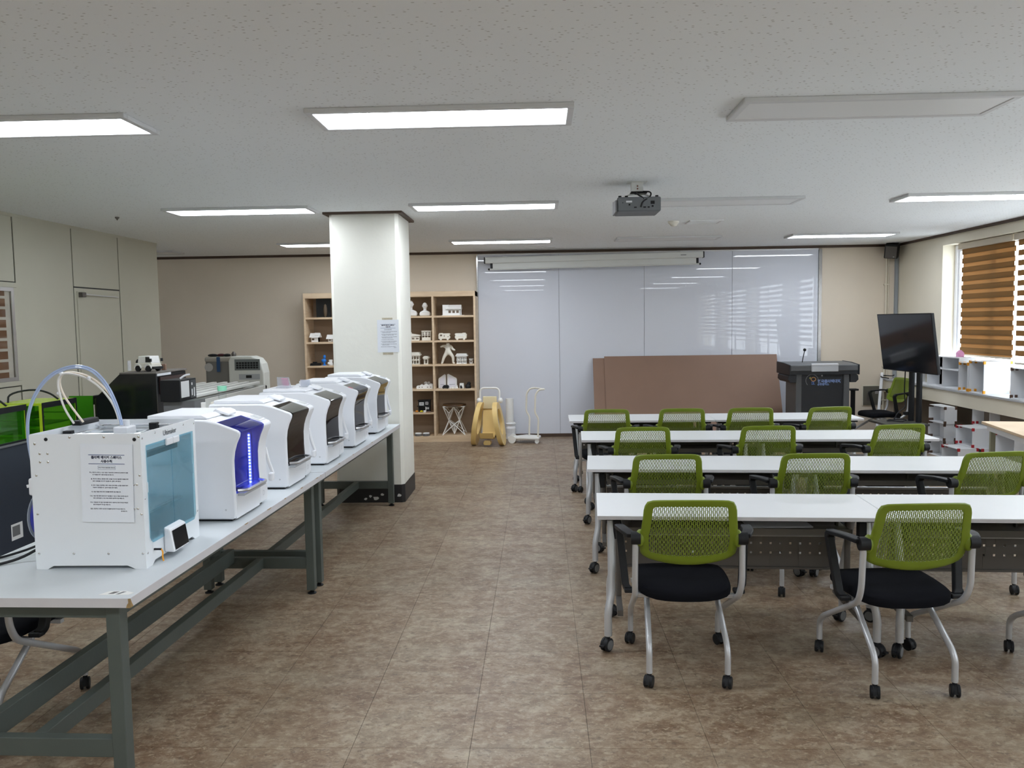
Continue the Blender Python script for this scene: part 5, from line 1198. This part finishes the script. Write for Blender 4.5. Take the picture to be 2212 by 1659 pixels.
# portable air conditioner
ac = thing('air_conditioner', 'grey-sided portable air conditioner with louvred front by the far wall', 'air conditioner', (0, 10.45, 0))
xa, xm, xb = Py(442, 800, 10.45).x, Py(503, 800, 10.45).x, Py(566, 800, 10.45).x; zt = Py(500, 770, 10.45).z
M_acd = mat('ac_grey', (.17, .165, .155), .5); M_acw = mat('ac_cream', (.66, .68, .64), .45)
MB().box(xa, xm, .02, .5, .06, zt-.03).build('side_shell', M_acd, ac, bevel=.03, seg=3)
MB().box(xa, xm, .0, .52, zt-.07, zt-.005).build('top_cap', mat('ac_cap', (.36, .34, .30), .5), ac, bevel=.02)
fpf = [(xm-.05, .06), (xb+.03, .06), (xb+.03, zt-.22), (xb+.005, zt-.1), (xb-.05, zt-.03), (xb-.13, zt), (xm-.02, zt), (xm-.05, zt-.06)]
MB().prism(fpf, -.02, .22, 'y').build('front_shell', M_acw, ac, bevel=.02, seg=3)
gx0, gx1 = Py(506, 785, 10.42).x, Py(561, 780, 10.42).x; gz1, gz0 = Py(530, 776, 10.42).z, Py(530, 800, 10.42).z
MB().box(gx0, gx1, -.026, -.02, gz0, gz1).build('grille_frame', mat('ac_grille', (.17, .19, .19), .5), ac, bevel=.004)
for r_ in range(3):
    for k in range(8):
        x_ = gx0+.02+(gx1-gx0-.04)*(k+.5)/8; z_ = gz0+.02+(gz1-gz0-.055)*(r_+.5)/3
        MB().box(x_-.015, x_+.015, -.029, -.026, z_-.012, z_+.012).build('louvre', M_black, ac)
cx0, cx1 = Py(516, 812, 10.42).x, Py(561, 812, 10.42).x; cz1, cz0 = Py(540, 808, 10.42).z, Py(540, 820, 10.42).z
MB().box(cx0, cx1, -.025, -.02, cz0, cz1).build('control_panel', mat('ac_panel', (.40, .42, .44), .4), ac)
MB().box((cx0+cx1)/2-.045, (cx0+cx1)/2+.03, -.0265, -.025, cz0+.02, cz1-.015).build('display', M_blackgloss, ac)
MB().lathe([(.055, 0), (.055, -.004), (.05, -.005)], 24, (xa+.05, .02, zt-.14), 'y').build('round_badge', mat('badge_grey', (.42, .41, .40), .5), ac, smooth=True)
P = Py(471, 780, 10.44); MB().box(P.x-.022, P.x+.022, -.006, .0, zt-.2, zt-.005).build('blue_tape', mat('blue_tape', (.02, .07, .18), .6), ac)
for x_ in (xa+.08, xb-.06):
    for y_ in (.06, .18): MB().cyl((x_-.02, y_, .03), (x_+.02, y_, .03), .03, 14).build('caster_wheel', M_black, ac, smooth=True)
MB().box(xa+.04, xb-.02, .02, .21, .03, .062).build('base_plate', M_acd, ac)
jk = thing('work_gloves', 'dark crumpled gloves lying on the air conditioner', 'gloves', (Py(470, 768, 10.6).x, 10.62, zt-.004))
for (x_, y_, rx_, m_) in ((-.07, 0, .07, M_black), (.03, .03, .06, mat('maroon_cloth', (.06, .012, .015), .9)), (.12, .0, .05, M_black)): MB().ball((x_, y_, .016), rx_, .05, .02).build('glove', m_, jk, smooth=True)
tag(MB().lathe([(.03, 0), (.032, .03), (.02, .045), (.012, .06)], 14, (Py(505, 768, 10.56).x, 10.56, zt)).build('small_jar', M_gunmetal, smooth=True), 'small dark jar on the air conditioner', 'jar')
# ------------------------------------------------------------------ television on stand
tv = thing('television_stand', 'black television on a tilted twin-post stand in the far right corner', 'television', (0, 0, 0))
ya_ = R(85.9); ux = Vector((math.cos(ya_), -math.sin(ya_), 0)); nh = Vector((-math.sin(ya_), -math.cos(ya_), 0))
C0 = Vector((4.346, 9.755, 1.414)); vv = (Vector((0, 0, 1))+nh*.137).normalized(); nn = ux.cross(vv); nn = -nn if nn.dot(nh) < 0 else nn
hw_, hh_ = .612, .346
MB().obox(C0-nn*.018, ux*hw_, vv*hh_, nn*.016).build('rear_shell', M_black, tv, bevel=.006)
MB().obox(C0-nn*.0005, ux*(hw_+.004), vv*(hh_+.004), nn*.002).build('bezel', M_black, tv)
MB().obox(C0+nn*.0018, ux*(hw_-.008), vv*(hh_-.008), nn*.0008).build('screen', mat('tv_screen', (.012, .014, .018), .12, spec=.6), tv)
base = C0-nn*.13; base.z = 0
for s in (-1, 1):
    p_ = base+ux*s*.085; MB().cyl(p_+Vector((0, 0, .02)), p_+Vector((0, 0, 1.6)), .033, 14).build('post', M_black, tv, smooth=True)
MB().obox(base+Vector((0, 0, 1.3)), ux*.25, nn*.008, (0, 0, .12)).build('mount_plate', M_black, tv)
MB().obox(C0-nn*.07, ux*.2, vv*.1, nn*.04).build('tilt_bracket', M_black, tv)
MB().obox(base+nh*.20+Vector((0, 0, .46)), ux*.26, nh*.24, (0, 0, .012)).build('equipment_shelf', mat('stand_shelf', (.05, .05, .045), .5), tv, bevel=.004)
for s in (-1, 1): MB().bar(base+ux*s*.3-nh*.15+Vector((0, 0, .05)), base+ux*s*.3+nh*.38+Vector((0, 0, .05)), .06, .04).build('base_foot', M_black, tv, bevel=.008)
MB().bar(base+ux*-.3+Vector((0, 0, .05)), base+ux*.3+Vector((0, 0, .05)), .08, .05).build('base_bar', M_black, tv)
for s in (-1, 1):
    for q_ in (-.13, .35):
        p_ = base+ux*s*.3+nh*q_; MB().cyl(p_+ux*-.012+Vector((0, 0, .02)), p_+ux*.012+Vector((0, 0, .02)), .02, 12).build('wheel', M_black, tv, smooth=True)
pb = C0-vv*.34-ux*.12-nn*.02
MB().tube(smoothp([pb, pb+Vector((0, .02, -.3)), pb+Vector((.02, 0, -.45)), base+nh*.2+Vector((0, 0, .6)), base+nh*.22+Vector((-.04, 0, .485))]), .007, 6).build('cable', M_black, tv, smooth=True)
cc = base+nh*.22+Vector((0, 0, .482))
MB().tube([cc+Vector((.11*math.cos(q_)+.02*math.sin(3*q_), .09*math.sin(q_), .006+.008*math.sin(2*q_)**2)) for q_ in [i*.3 for i in range(21)]], .008, 6, True).build('coiled_cable', M_black, tv, smooth=True)
MB().obox(pb+Vector((.02, -.02, -.52)), (.04, 0, 0), (0, .02, 0), (0, 0, .02)).build('adapter', M_black, tv, bevel=.004)
# ------------------------------------------------------------------ white clip-together cubes and boxes
M_cor = mat('white_corrugated', (.80, .815, .84), .55)
def cube(label, x, y, z, w, d, h, clip, group, rz=0., shape=1):
    t = thing('storage_cube', label, 'storage cube', (x, y, z), rz, group); th_ = .006
    MB().box(0, w, 0, d, 0, th_).build('panel', M_cor, t); MB().box(0, w, 0, d, h-th_, h).build('panel', M_cor, t)
    MB().box(0, w, 0, th_, th_, h-th_).build('panel', M_cor, t); MB().box(0, w, d-th_, d, th_, h-th_).build('panel', M_cor, t)
    MB().box(w-th_, w, th_, d-th_, th_, h-th_).build('panel', M_cor, t)
    q_ = .022
    for yy_ in (0, d):
        for zz in (0, h):
            y_ = -.004 if yy_ == 0 else d-q_+.004; z_ = .0005 if zz == 0 else h-q_*1.6+.004
            for xx in ((-.004, w*.18) if yy_ == d else (-.004, w-q_*1.2)):
                MB().box(xx, xx+q_*1.2, y_, y_+q_, z_, z_+q_*1.6).build('clip', clip, t, bevel=.003)
    return t
YC = 9.9
xc = Py(2041, 880, YC).x
for k in range(3):
    cube('white cube with brown clips, %s in its stack by the window wall' % ('lowest', 'middle', 'topmost')[k], xc-(.0 if k != 1 else -.006), YC+.02*(k == 1), .208*k, 5.04-xc-.17+.17, .40, .207, M_brownclip, 'brown-clipped cubes')
YD = 9.35
for (px_, k, lb) in ((2060, 0, 'lowest left'), (2096, 1, 'middle'), (2138, 2, 'topmost')):
    x_ = Py(px_, 900, YD).x
    cube('white cube with red clips, %s in the stepped stack' % lb, x_, YD-.06*(2-k), .222*k, .235, .34, .221, M_redclip, 'red-clipped cubes', R(3))
x_ = Py(2060, 900, 9.35).x; cube('white cube with red clips, lowest right in the stepped stack', x_+.25, 9.2, 0, .25, .34, .221, M_redclip, 'red-clipped cubes')
x_ = Py(2182, 960, 8.7).x; cube('white cube with red clips standing behind the wooden desk', x_, 8.62, 0.0, .26, .34, .45, M_redclip, 'red-clipped cubes', R(4))
# on the ledge
ZL = .8255
lw = thing('open_shelf_box', 'low white open shelf unit on the window ledge behind the television', 'shelf unit', (5.10, 10.0, ZL))
Lw, Hw, Dw = 1.2, .39, .20
for (z0, z1) in ((0, .01), (Hw-.01, Hw), (Hw*.58, Hw*.58+.01)): MB().box(0, Dw, 0, Lw, z0, z1).build('shelf', M_cor, lw)
for y_ in (0, .4, .8, Lw-.01): MB().box(0, Dw, y_, y_+.01, .01, Hw-.01).build('divider', M_cor, lw)
MB().box(Dw-.008, Dw, .01, Lw-.01, .01, Hw-.01).build('back_sheet', M_cor, lw)
cube('wide white box with orange clips on the window ledge', 5.085, 9.42, ZL, .33, .30, .37, M_orangeclip, 'orange-clipped boxes', R(2))
cube('narrower white box with orange clips behind, beside the shelf unit', 5.075, 9.755, ZL, .27, .2, .34, M_orangeclip, 'orange-clipped boxes')
cube('white cube with brown clips on the ledge at the right picture edge', 5.10, 8.62, ZL, .26, .3, .33, M_brownclip, 'ledge cube')
pk = thing('pink_house', 'small pink printed house on the white shelf unit', 'model', (5.22, 10.22, ZL+Hw+.0005)); MB().prism([(-.035, 0), (.035, 0), (.035, .05), (0, .085), (-.035, .05)], -.03, .03, 'y').build('walls', mat('pink_print', (.80, .35, .60), .5), pk)
MB().box(-.01, .01, -.032, -.03, .01, .035).build('door', mat('pink_print', (.8, .35, .6), .5), pk)
# wooden desk
ds = thing('wooden_desk', 'white-legged desk with wooden top edge at the right picture edge', 'desk', (4.20, 7.80, 0), R(-10.5))
MB().box(0, .78, -1.8, 0, .695, .72).build('tabletop', M_ply, ds, bevel=.003)
for y_ in (-.12, -1.7):
    for x_ in (.06, .70): MB().box(x_-.02, x_+.02, y_-.02, y_+.02, 0, .64).build('leg', mat('olive_leg', (.33, .33, .24), .5), ds)
MB().box(.03, .75, -1.76, -.06, .64, .695).build('apron', M_cor, ds)
kb = thing('keyboard', 'black keyboard on the wooden desk', 'keyboard', (4.55, 7.42, .7205), R(-12)); MB().box(-.06, .08, -.22, .22, 0, .016).build('base', M_black, kb, bevel=.004)
for r_ in range(4):
    for k in range(12): MB().box(-.052+.032*r_, -.026+.032*r_, -.21+.035*k, -.18+.035*k, .016, .021).build('key', M_gunmetal, kb)
